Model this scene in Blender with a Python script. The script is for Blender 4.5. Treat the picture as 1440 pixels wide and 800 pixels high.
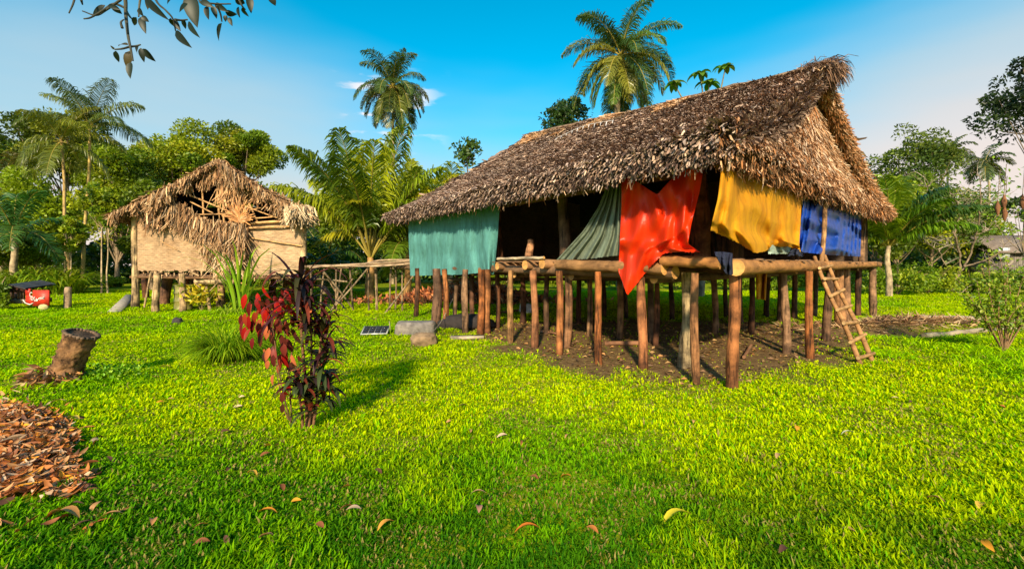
import bpy, math
import numpy as np
from math import radians as R, sin, cos, pi

for o in list(bpy.data.objects): bpy.data.objects.remove(o)
sc = bpy.context.scene
COL = sc.collection
rng = np.random.default_rng(7)

# ------------------------------------------------------------------ camera, sky, sun, exposure
H, F, HOR = 1.7, 620.0, 372.0          # eye height, focal length in px of a 1440 wide frame, horizon row
cd = bpy.data.cameras.new('camera'); cam = bpy.data.objects.new('camera', cd); COL.objects.link(cam)
cam.location = (0, 0, H); cam.rotation_euler = (R(90), 0, 0)
cd.sensor_width = 36; cd.lens = F/1440*36; cd.shift_y = -(400-HOR)/1440
cd.clip_start = .05; cd.clip_end = 1500
sc.camera = cam
SUN_EL, SUN_AZ = R(27), math.atan2(-1.0, -.14)   # direction towards the sun: straight behind the viewer
sd = np.array([cos(SUN_EL)*cos(SUN_AZ), cos(SUN_EL)*sin(SUN_AZ), sin(SUN_EL)])
w = bpy.data.worlds.new('World'); sc.world = w; w.use_nodes = True
nt = w.node_tree; nd = nt.nodes; lk = nt.links
def N(t, **k):
    n = nt.nodes.new(t)
    for a, b in k.items(): setattr(n, a, b)
    return n
def world_nodes():
    bg = nd['Background']; bg.inputs[1].default_value = .122
    sky = N('ShaderNodeTexSky', sky_type='NISHITA'); sky.sun_disc = False
    sky.sun_elevation = SUN_EL; sky.sun_rotation = pi/2 - SUN_AZ
    sky.air_density = 1.0; sky.dust_density = .6; sky.ozone_density = 3.0
    hs = N('ShaderNodeHueSaturation'); hs.inputs['Hue'].default_value = .468; hs.inputs['Saturation'].default_value = 1.6; hs.inputs['Value'].default_value = 1.2
    lk.new(sky.outputs[0], hs.inputs['Color'])
    tc = N('ShaderNodeTexCoord'); sep = N('ShaderNodeSeparateXYZ'); lk.new(tc.outputs['Generated'], sep.inputs[0])
    def M(op, a, b=None, c=None, clamp=False):
        n = N('ShaderNodeMath', operation=op); n.use_clamp = clamp
        for i, x in enumerate((a, b, c)):
            if x is None: continue
            if isinstance(x, (int, float)): n.inputs[i].default_value = x
            else: lk.new(x, n.inputs[i])
        return n.outputs[0]
    def smooth(v, a, b):
        n = N('ShaderNodeMapRange', interpolation_type='SMOOTHSTEP'); lk.new(v, n.inputs[0])
        n.inputs[1].default_value = a; n.inputs[2].default_value = b; return n.outputs[0]
    X, Y, Z = sep.outputs
    nz = N('ShaderNodeTexNoise'); nz.inputs['Scale'].default_value = 1.6; nz.inputs['Detail'].default_value = 3
    mp = N('ShaderNodeMapping'); mp.inputs['Scale'].default_value = (1, 1, 4.5); mp.inputs['Rotation'].default_value = (0, R(-20), 0)
    lk.new(tc.outputs['Generated'], mp.inputs[0]); lk.new(mp.outputs[0], nz.inputs['Vector'])
    # thin pale veil: low everywhere, reaching higher on the left and on the right
    wob = M('MULTIPLY', M('SUBTRACT', nz.outputs[0], .5), .26)
    e = M('ADD', Z, wob)
    side = M('ADD', M('MULTIPLY', smooth(M('MULTIPLY', X, -1), .10, .5), .10), M('MULTIPLY', smooth(X, .2, .8), .14))
    low = M('SUBTRACT', e, side)
    veil = M('MULTIPLY', smooth(low, .43, .04), .96)
    mix = N('ShaderNodeMixRGB'); lk.new(veil, mix.inputs[0]); lk.new(hs.outputs[0], mix.inputs[1])
    pale = N('ShaderNodeMixRGB'); lk.new(smooth(M('SUBTRACT', Z, M('MULTIPLY', smooth(X, .3, .75), .16)), .24, .0), pale.inputs[0])
    pale.inputs[1].default_value = (3.2, 3.8, 4.0, 1); pale.inputs[2].default_value = (5.1, 4.25, 3.85, 1)
    lk.new(pale.outputs[0], mix.inputs[2])
    # few small puffs
    n2 = N('ShaderNodeTexNoise'); n2.inputs['Scale'].default_value = 9; n2.inputs['Detail'].default_value = 5
    m2 = N('ShaderNodeMapping'); m2.inputs['Scale'].default_value = (1, 1, 3.6); m2.inputs['Location'].default_value = (.37, .1, .22)
    lk.new(tc.outputs['Generated'], m2.inputs[0]); lk.new(m2.outputs[0], n2.inputs['Vector'])
    band = M('MULTIPLY', M('MULTIPLY', smooth(Z, .22, .3), smooth(Z, .42, .34)), M('MULTIPLY', smooth(X, -.36, -.30), smooth(X, -.12, -.22)))
    puff = M('MULTIPLY', M('MULTIPLY', smooth(n2.outputs[0], .5, .6), band), .8)
    mx = N('ShaderNodeMixRGB'); lk.new(puff, mx.inputs[0]); lk.new(mix.outputs[0], mx.inputs[1]); mx.inputs[2].default_value = (6.8, 5.9, 5.6, 1)
    lk.new(mx.outputs[0], bg.inputs[0])
world_nodes()
ld = bpy.data.lights.new('sun', 'SUN'); lo = bpy.data.objects.new('sun', ld); COL.objects.link(lo)
ld.energy = 4.8; ld.angle = R(2.5); ld.color = (1.0, .83, .56)
from mathutils import Vector, noise as mn
lo.rotation_euler = Vector(sd).to_track_quat('Z', 'Y').to_euler(); lo.location = (0, 0, 40)
sc.view_settings.view_transform = 'Standard'; sc.view_settings.look = 'None'
sc.view_settings.exposure = .60; sc.view_settings.gamma = 1; sc.view_settings.use_curve_mapping = False
sc.render.engine = 'CYCLES'
sc.cycles.max_bounces = 6; sc.cycles.transparent_max_bounces = 4; sc.cycles.diffuse_bounces = 3

# ------------------------------------------------------------------ helpers
A = np.array
def nrm(v): v = np.asarray(v, float); return v/(np.linalg.norm(v, axis=-1, keepdims=True)+1e-9)
def at(px, py, d): return A([(px-720)*d/F, d, H+(HOR-py)*d/F])
def fl(px, py):                                   # ground point seen at this pixel
    d = F*H/(py-HOR); return A([(px-720)*d/F, d, 0.])
def lerp(a, b, t): return A(a)*(1-t)+A(b)*t

class MB:
    def __init__(s): s.v=[]; s.f={3:[],4:[]}; s.c=[]; s.n=0
    def add(s, V, Fc, C=(.5,.5,.5)):
        V = np.asarray(V, float).reshape(-1,3); C = np.asarray(C, float)
        if C.ndim == 1: C = np.tile(C, (len(V),1))
        s.v.append(V); s.c.append(C)
        if isinstance(Fc, np.ndarray): Fc=[Fc]
        for g in (Fc if isinstance(Fc,list) else [Fc]):
            g = np.asarray(g)
            if len(g): s.f[g.shape[1]].append(g+s.n)
        s.n += len(V)
    def ngon(s, V, C):                            # convex fan
        V = A(V); k=len(V); s.add(V, A([[0,i,i+1] for i in range(1,k-1)]), C)
    def build(s, name, mat, parent=None, origin=None, smooth=False):
        V = np.concatenate(s.v); C = np.concatenate(s.c)
        if parent is not None: off = A(parent['_o'])
        elif origin is not None: off = A(origin)
        else: off = A([ (V[:,0].min()+V[:,0].max())/2, (V[:,1].min()+V[:,1].max())/2, V[:,2].min()])
        me = bpy.data.meshes.new(name)
        me.vertices.add(len(V)); me.vertices.foreach_set('co', (V-off).astype(np.float32).ravel())
        q = np.concatenate(s.f[4]).ravel() if s.f[4] else np.zeros(0,int)
        t = np.concatenate(s.f[3]).ravel() if s.f[3] else np.zeros(0,int)
        me.loops.add(len(q)+len(t)); me.loops.foreach_set('vertex_index', np.concatenate([q,t]).astype(np.int32))
        nq, ntt = len(q)//4, len(t)//3
        me.polygons.add(nq+ntt)
        me.polygons.foreach_set('loop_start', np.concatenate([np.arange(nq)*4, nq*4+np.arange(ntt)*3]).astype(np.int32))
        if smooth: me.polygons.foreach_set('use_smooth', np.ones(nq+ntt, bool))
        at_ = me.color_attributes.new('Col', 'FLOAT_COLOR', 'POINT')
        at_.data.foreach_set('color', np.concatenate([C, np.ones((len(C),1))],1).astype(np.float32).ravel())
        me.update(calc_edges=True); me.materials.append(mat)
        o = bpy.data.objects.new(name, me); COL.objects.link(o)
        if parent is not None:
            o.parent = parent; o['_o'] = [float(x) for x in off]
        else: o.location = off; o['_o'] = [float(x) for x in off]
        return o
def tag(o, label=None, cat=None, group=None, kind=None):
    if label: o['label']=label
    if cat: o['category']=cat
    if group: o['group']=group
    if kind: o['kind']=kind
    return o
def thing(name, label, cat, loc, group=None):
    o = bpy.data.objects.new(name, None); COL.objects.link(o); o.location = loc; o['_o'] = [float(x) for x in loc]
    o.empty_display_size = .2
    return tag(o, label, cat, group)
def copy_thing(src, loc, rz, sc_=1.0, label=None):
    r = src.copy(); COL.objects.link(r); r.location = loc; r.rotation_euler = (0,0,rz); r.scale = (sc_,)*3
    if label: r['label'] = label
    for ch in src.children:
        c = ch.copy(); COL.objects.link(c); c.parent = r
        for g in ch.children:
            d = g.copy(); COL.objects.link(d); d.parent = c
    return r

def tube(mb, pts, rad, k=8, col=(.4,.3,.2), rough=.0, caps=True, cap_col=None, var=.0, r=rng):
    pts = A(pts, ); n=len(pts); rad = np.broadcast_to(rad, (n,)).astype(float)
    t = nrm(np.gradient(pts, axis=0)); 
    ref = A([0,0,1.]) if abs(t[:,2]).mean()<.8 else A([1.,0,0])
    a = nrm(np.cross(t, ref)); b = np.cross(t, a)
    ang = np.arange(k)*2*pi/k
    rr = rad[:,None]*(1+rough*r.standard_normal((n,k)))
    V = pts[:,None,:] + rr[...,None]*(np.cos(ang)[None,:,None]*a[:,None,:]+np.sin(ang)[None,:,None]*b[:,None,:])
    i = np.arange(n-1)[:,None]*k; j = np.arange(k)[None,:]; j2=(j+1)%k
    Fq = np.stack([i+j, i+j2, i+k+j2, i+k+j], -1).reshape(-1,4)
    C = np.tile(A(col, ), (n*k,1))*(1+var*r.standard_normal((n*k,1))) if A(col).ndim==1 else np.repeat(A(col),k,0)
    mb.add(V.reshape(-1,3), Fq, np.clip(C,0,1))
    if caps:
        cc = cap_col if cap_col is not None else (col if A(col).ndim==1 else col[-1])
        for e in (0,n-1):
            ring = V[e]; Vc = np.vstack([ring, ring.mean(0)])
            f = A([[q,(q+1)%k,k] for q in range(k)]); mb.add(Vc, f, cc)
def smoothpath(pts, m=6, wob=0., r=rng):
    pts = A(pts); out=[]; n=len(pts)
    P = np.vstack([2*pts[0]-pts[1], pts, 2*pts[-1]-pts[-2]])
    for i in range(1,n):
        p0,p1,p2,p3 = P[i-1],P[i],P[i+1],P[i+2]
        for t in np.linspace(0,1,m,endpoint=False):
            out.append(.5*((2*p1)+(-p0+p2)*t+(2*p0-5*p1+4*p2-p3)*t*t+(-p0+3*p1-3*p2+p3)*t**3))
    out.append(pts[-1]); out=A(out)
    if wob: out[1:-1] += wob*r.standard_normal((len(out)-2,3))
    return out
def box(mb, c, s, col, rot=0., tilt=None):
    x,y,z = A(s)/2; V = A([[-x,-y,-z],[x,-y,-z],[x,y,-z],[-x,y,-z],[-x,-y,z],[x,-y,z],[x,y,z],[-x,y,z]])
    if tilt is not None:
        ax, an = tilt; q = Vector(ax).normalized()
        from mathutils import Matrix
        V = V@np.array(Matrix.Rotation(an,3,q)).T
    cr,sr = cos(rot),sin(rot); V = V@A([[cr,sr,0],[-sr,cr,0],[0,0,1]])
    mb.add(V+A(c), A([[0,3,2,1],[4,5,6,7],[0,1,5,4],[1,2,6,5],[2,3,7,6],[3,0,4,7]]), col)
def grid(mb, G, C, flip=False):                    # G (m,n,3)
    m,n,_ = G.shape; i=np.arange(m-1)[:,None]*n; j=np.arange(n-1)[None,:]
    f = np.stack([i+j,i+j+1,i+n+j+1,i+n+j],-1).reshape(-1,4)
    if flip: f=f[:,::-1]
    C = np.asarray(C,float); C = C.reshape(-1,3) if C.ndim==3 else C
    mb.add(G.reshape(-1,3), f, C)
def leaves(mb, P, D, L, W, C, nv=None, r=rng, fold=0.25):
    """pointed leaves: P base, D direction (n,3); two halves folded along the midrib"""
    n=len(P); D = nrm(D)
    if nv is None: nv = nrm(r.standard_normal((n,3)))
    S = nrm(np.cross(D, nv)); U = np.cross(S, D)
    L = np.broadcast_to(L,(n,))[:,None]; W=np.broadcast_to(W,(n,))[:,None]
    mid = P + D*L*.45; tip = P + D*L - U*L*.12
    V = np.stack([P, mid+S*W*.5+U*W*fold, tip, mid-S*W*.5+U*W*fold], 1).reshape(-1,3)
    b = np.arange(n)[:,None]*4
    f = np.concatenate([b+A([[0,1,2]]), b+A([[0,2,3]])])
    mb.add(V, f, np.repeat(np.clip(C,0,1),4,0))
def leafquads(mb, P, D, L, W, C, r=rng):
    n=len(P); D=nrm(D); S=nrm(np.cross(D, r.standard_normal((n,3))))
    L = np.broadcast_to(L,(n,))[:,None]; W=np.broadcast_to(W,(n,))[:,None]
    V = np.stack([P-D*L*.5, P+S*W*.5-D*L*.05, P+D*L*.5, P-S*W*.5-D*L*.05],1).reshape(-1,3)
    mb.add(V, np.arange(n*4).reshape(-1,4), np.repeat(np.clip(C,0,1),4,0))
def ribbon(mb, base, d, L, W, droop, col, ns=5, r=rng, twist=0., fold=.2):
    """long strap leaf arching under its own weight"""
    d=nrm(d); p=A(base,); pts=[p]; dd=d.copy(); st=L/ns
    for i in range(ns):
        dd = nrm(dd + A([0,0,-droop/ns*(1+i*.5)])); p = p+dd*st; pts.append(p)
    pts=A(pts); t=np.linspace(0,1,ns+1); w_=W*np.sin(np.clip(t*.86+.14,0,1)*pi)**.7*.5; w_[-1]=W*.02
    T=nrm(np.gradient(pts,axis=0)); S=nrm(np.cross(T, A([0.01,0.02,1.]))); 
    if twist: S = nrm(S*cos(twist)+np.cross(T,S)*sin(twist))
    U=np.cross(S,T)
    Lf=pts-S*w_[:,None]+U*(w_*fold)[:,None]; Rt=pts+S*w_[:,None]+U*(w_*fold)[:,None]
    V=np.stack([Lf,pts,Rt],1).reshape(-1,3); n=ns+1
    i=np.arange(ns)[:,None]*3; f=np.concatenate([i+A([[0,1,4,3]]), i+A([[1,2,5,4]])])
    mb.add(V,f,np.clip(A(col)*(1+.12*r.standard_normal()),0,1))

# ------------------------------------------------------------------ materials
def mat(name, build):
    m = bpy.data.materials.new(name); m.use_nodes=True; t=m.node_tree
    b=t.nodes['Principled BSDF']; build(m,t,b); return m
def mnode(t, typ, **k):
    n=t.nodes.new(typ)
    for a,b in k.items(): setattr(n,a,b)
    return n
def attr(t): return mnode(t,'ShaderNodeAttribute',attribute_name='Col').outputs['Color']
def noisen(t, scale, detail=4, vec=None, mapscale=None, rough=.55):
    n=mnode(t,'ShaderNodeTexNoise'); n.inputs['Scale'].default_value=scale; n.inputs['Detail'].default_value=detail; n.inputs['Roughness'].default_value=rough
    tc=mnode(t,'ShaderNodeTexCoord')
    v = vec or tc.outputs['Object']
    if mapscale:
        mp=mnode(t,'ShaderNodeMapping'); mp.inputs['Scale'].default_value=mapscale; t.links.new(v,mp.inputs[0]); v=mp.outputs[0]
    t.links.new(v,n.inputs['Vector']); return n.outputs[0]
def ramp(t, fac, stops):
    r_=mnode(t,'ShaderNodeValToRGB'); t.links.new(fac,r_.inputs[0]); e=r_.color_ramp.elements
    while len(e)<len(stops): e.new(.5)
    for i,(p,c) in enumerate(stops): e[i].position=p; e[i].color=(*c,1) if len(c)==3 else c
    return r_.outputs[0]
def mul(t, a, b, fac=1., mode='MULTIPLY'):
    m=mnode(t,'ShaderNodeMixRGB',blend_type=mode); m.inputs[0].default_value=fac
    for i,x in ((1,a),(2,b)):
        if isinstance(x,tuple): m.inputs[i].default_value=(*x,1)
        else: t.links.new(x,m.inputs[i])
    return m.outputs[0]
def bump(t, b, h, strength=.5, dist=.02):
    n=mnode(t,'ShaderNodeBump'); n.inputs['Strength'].default_value=strength; n.inputs['Distance'].default_value=dist
    t.links.new(h,n.inputs['Height']); t.links.new(n.outputs[0],b.inputs['Normal'])
def g3(v): return (v,v,v)
def foliage_mat(name, tr=.35, rough=.45, spec=.35):
    def f(m,t,b):
        c=attr(t); t.links.new(c,b.inputs['Base Color']); b.inputs['Roughness'].default_value=rough; b.inputs['Specular IOR Level'].default_value=spec
        tl=mnode(t,'ShaderNodeBsdfTranslucent'); t.links.new(mul(t,c,(1.25,1.2,.5)),tl.inputs[0])
        mx=mnode(t,'ShaderNodeMixShader'); mx.inputs[0].default_value=tr
        t.links.new(b.outputs[0],mx.inputs[1]); t.links.new(tl.outputs[0],mx.inputs[2])
        t.links.new(mx.outputs[0], t.nodes['Material Output'].inputs[0])
    return mat(name,f)
M_leaf=foliage_mat('foliage'); M_grass=foliage_mat('grass_blades',.4,.7,.03); M_palm=foliage_mat('palm_frond',.3,.35,.5)
M_cord=foliage_mat('cordyline_leaf',.15,.5,.2); M_dry=foliage_mat('dry_leaf',.12,.6,.3)
def f(m,t,b):
    c=attr(t); n=noisen(t,6,6,mapscale=(1,1,.5)); c2=mul(t,c,ramp(t,n,[(.3,g3(.55)),(.5,g3(.95)),(.7,g3(1.25))]))
    t.links.new(c2,b.inputs['Base Color']); b.inputs['Roughness'].default_value=.9; b.inputs['Specular IOR Level'].default_value=.15
M_thatch=mat('thatch',f)
def woodf(sc_, zs, rough=.75, dark=.45, bs=.6, blot=.62):
    def f(m,t,b):
        c=attr(t); n=noisen(t,sc_,8,mapscale=zs,rough=.65); n2=noisen(t,2.6,6,rough=.7)
        c2=mul(t,c,ramp(t,n,[(.36,g3(dark)),(.48,g3(.95)),(.7,g3(1.3))])); c3=mul(t,c2,ramp(t,n2,[(.38,(blot,blot*.95,blot*.9)),(.6,(1.15,1.1,1.0))]))
        t.links.new(c3,b.inputs['Base Color']); b.inputs['Roughness'].default_value=rough; b.inputs['Specular IOR Level'].default_value=.25
        bump(t,b,n,bs,.02)
    return f
M_wood=mat('weathered_wood',woodf(16,(1,1,.10),.78,.12,1.2,.3))
M_log=mat('log_wood',woodf(9,(.35,.35,1)))
M_stump=mat('rotten_wood',woodf(6,(1,1,.7),.95,.12,2.2,.35))
M_bark=mat('bark',woodf(7,(1,1,.35),.9,.4,.9))
def f(m,t,b):
    tc=mnode(t,'ShaderNodeTexCoord')
    mp=mnode(t,'ShaderNodeMapping'); mp.inputs['Rotation'].default_value=(R(90),0,0); t.links.new(tc.outputs['Object'],mp.inputs[0])
    br=mnode(t,'ShaderNodeTexBrick'); br.inputs['Scale'].default_value=1; br.inputs['Brick Width'].default_value=.16; br.inputs['Row Height'].default_value=.075
    br.inputs['Mortar Size'].default_value=.008; br.inputs['Color1'].default_value=(.95,.95,.95,1); br.inputs['Color2'].default_value=(.66,.62,.55,1); br.inputs['Mortar'].default_value=(.6,.5,.38,1)
    t.links.new(mp.outputs[0],br.inputs['Vector'])
    n=noisen(t,1.3,6); n2=noisen(t,12,5,mapscale=(.4,1,2.5))
    c=mul(t,attr(t),br.outputs['Color'],.5); c=mul(t,c,ramp(t,n,[(.3,(.6,.5,.38)),(.5,g3(.95)),(.7,g3(1.15))])); c=mul(t,c,ramp(t,n2,[(.35,g3(.62)),(.6,g3(1.1))]))
    t.links.new(c,b.inputs['Base Color']); b.inputs['Roughness'].default_value=.8
    bump(t,b,br.outputs['Fac'],.5,-.02)
M_weave=mat('woven_bamboo',f)
def clothmat(name, col, rough, dirt, dcol, sc_=1.5, tr=.12, spec=.3, bs=.6):
    def f(m,t,b):
        n=noisen(t,sc_*1.6,8,mapscale=(1,1,.5),rough=.65); n2=noisen(t,160,2)
        c=mul(t,(*col,),ramp(t,n,[(.3,dcol),(.58,g3(1.0)),(.8,g3(1.12))]),dirt); st=noisen(t,3.2,8,mapscale=(2.2,2.2,.25),rough=.7); c=mul(t,c,ramp(t,st,[(.36,g3(.62)),(.5,g3(.98)),(.7,g3(1.15))]),.75*dirt)
        tc=mnode(t,'ShaderNodeTexCoord')
        sp=mnode(t,'ShaderNodeSeparateXYZ'); t.links.new(tc.outputs['Object'],sp.inputs[0])
        t.links.new(c,b.inputs['Base Color']); b.inputs['Roughness'].default_value=rough; b.inputs['Specular IOR Level'].default_value=spec
        wn=noisen(t,7,8,rough=.68); bump(t,b,wn,bs,.05)
        tl=mnode(t,'ShaderNodeBsdfTranslucent'); t.links.new(c,tl.inputs[0]); mx=mnode(t,'ShaderNodeMixShader'); mx.inputs[0].default_value=tr
        t.links.new(b.outputs[0],mx.inputs[1]); t.links.new(tl.outputs[0],mx.inputs[2]); t.links.new(mx.outputs[0],t.nodes['Material Output'].inputs[0])
    return mat(name,f)
M_cyan=clothmat('teal_cloth',(.12,.36,.34),.85,.9,(.5,.52,.45))
M_sage=clothmat('sage_cloth',(.22,.27,.20),.9,.8,(.5,.5,.45))
M_red=clothmat('red_plastic',(.93,.05,.006),.36,.25,(.6,.4,.4),tr=.3,spec=.5,bs=.3)
M_yel=clothmat('yellow_cloth',(.74,.36,.006),.7,.75,(.75,.42,.25),1.1,tr=.2)
M_blue=clothmat('blue_tarp',(.015,.075,.46),.35,.85,(.45,.6,.5),2.5,spec=.5)
M_navy=clothmat('navy_cloth',(.03,.035,.07),.9,.6,(.6,.6,.6))
M_mint=clothmat('mint_cloth',(.4,.5,.4),.9,.5,(.6,.6,.6))
def simple(name, rough=.7, metal=0., sc_=6, amt=.5, bs=.2):
    def f(m,t,b):
        n=noisen(t,sc_,6); c=mul(t,attr(t),ramp(t,n,[(.3,g3(1-amt)),(.6,g3(1.1))])); t.links.new(c,b.inputs['Base Color'])
        b.inputs['Roughness'].default_value=rough; b.inputs['Metallic'].default_value=metal; bump(t,b,n,bs,.02)
    return mat(name,f)
M_paint=simple('old_paint',.5); M_stone=simple('stone',.9,0,9,.5,.8); M_metal=simple('dull_metal',.45,.3,5,.5)
M_glass=simple('panel_glass',.12,0,3,.2,0.)

# ------------------------------------------------------------------ ground
# outline of the bare earth under the big hut
dirt_px=[(640,470),(690,487),(760,506),(850,530),(960,550),(1050,549),(1110,530),(1175,506),(1235,478),(1300,464),(1240,452),(1150,452),(1000,450),(850,450),(720,452)]
DP=A([fl(*p)[:2] for p in dirt_px])
def sdist(x,y,P):
    x=x.ravel();y=y.ravel(); d=np.full(x.shape,1e9); ins=np.zeros(x.shape,bool)
    for i in range(len(P)):
        a=P[i];b=P[(i+1)%len(P)]; e=b-a; w0=x-a[0];w1=y-a[1]
        t=np.clip((w0*e[0]+w1*e[1])/(e@e),0,1); d=np.minimum(d,np.hypot(w0-e[0]*t,w1-e[1]*t))
        c=((a[1]<=y)!=(b[1]<=y))&(x<a[0]+(y-a[1])/(b[1]-a[1]+1e-12)*e[0]); ins^=c
    return np.where(ins,-d,d)
def vnoise(x,y,s,seed=0):
    """cheap smooth value noise"""
    g=np.random.default_rng(1000+seed).random((64,64)); X=x*s;Y=y*s
    i=np.floor(X).astype(int);j=np.floor(Y).astype(int);fx=X-i;fy=Y-j;fx=fx*fx*(3-2*fx);fy=fy*fy*(3-2*fy)
    G=lambda a,b:g[a%64,b%64]
    return (G(i,j)*(1-fx)+G(i+1,j)*fx)*(1-fy)+(G(i,j+1)*(1-fx)+G(i+1,j+1)*fx)*fy
def fbm(x,y,s,seed=0,o=4): return sum(vnoise(x+7.3*k,y-3.1*k,s*2**k,seed+k)/2**k for k in range(o))/sum(1/2**k for k in range(o))
bump_c=fl(1290,462)
def gz(x,y):
    x=np.asarray(x,float);y=np.asarray(y,float)
    z=(fbm(x,y,.35,3,3)-.5)*.11*np.clip((np.hypot(x,y)-1)/3,0,1)
    z=z+.20*np.exp(-(((x-bump_c[0])/1.9)**2+((y-bump_c[1])/.55)**2))
    z=z-.12*np.exp(-(((x-bump_c[0]-1)/4)**2+((y-bump_c[1]+1.0)/.45)**2))
    z=z+.05*np.exp(-(((x+1.13*y)/.5)**2+((y-4.1)/.9)**2))
    return z
def dirtm(x,y):
    x=np.asarray(x,float);y=np.asarray(y,float)
    d=sdist(x,y,DP).reshape(x.shape)+ (fbm(x,y,1.6,11)-.5)*2.2
    m=1-np.clip((d+.45)/1.0,0,1)
    m2=np.exp(-(((x-bump_c[0]+.3)/1.9)**2+((y-bump_c[1])/.5)**2))*1.3*(fbm(x,y,1.5,21)>.42)
    return np.clip(np.maximum(m,m2),0,1)
def axis(n,near,far,p=2.6):
    t=np.linspace(-1,1,n); return near*t+ (far-near)*np.sign(t)*abs(t)**(p*2)
gx=axis(420,14,320); gy=np.concatenate([np.linspace(-60,0,12,endpoint=False),np.linspace(0,24,300,endpoint=False),24+ (np.linspace(0,1,60)**2.5)*500])
GX,GY=np.meshgrid(gx,gy)
GZ=gz(GX,GY); DM=dirtm(GX,GY)
mb=MB(); grid(mb,np.stack([GX,GY,GZ],-1),np.stack([DM,DM,DM],-1))
def f(m,t,b):
    d=attr(t); n=noisen(t,.5,5); n2=noisen(t,9,8,rough=.7); n3=noisen(t,60,3)
    g=ramp(t,n,[(.3,(.13,.22,.004)),(.55,(.26,.32,.004)),(.75,(.38,.37,.006))]); g=mul(t,g,ramp(t,n2,[(.3,g3(.5)),(.65,g3(1.2))]))
    e=ramp(t,n2,[(.28,(.06,.036,.015)),(.5,(.20,.12,.05)),(.72,(.36,.23,.10))]); e=mul(t,e,ramp(t,n3,[(.3,g3(.6)),(.7,g3(1.2))]))
    mx=mnode(t,'ShaderNodeMixRGB'); t.links.new(d,mx.inputs[0]); t.links.new(g,mx.inputs[1]); t.links.new(e,mx.inputs[2])
    t.links.new(mx.outputs[0],b.inputs['Base Color']); b.inputs['Roughness'].default_value=.95; b.inputs['Specular IOR Level'].default_value=.1
    bump(t,b,n2,.9,.06)
o=mb.build('ground',mat('ground_soil',f),origin=(0,0,0),smooth=True); tag(o,kind='structure')

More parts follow.
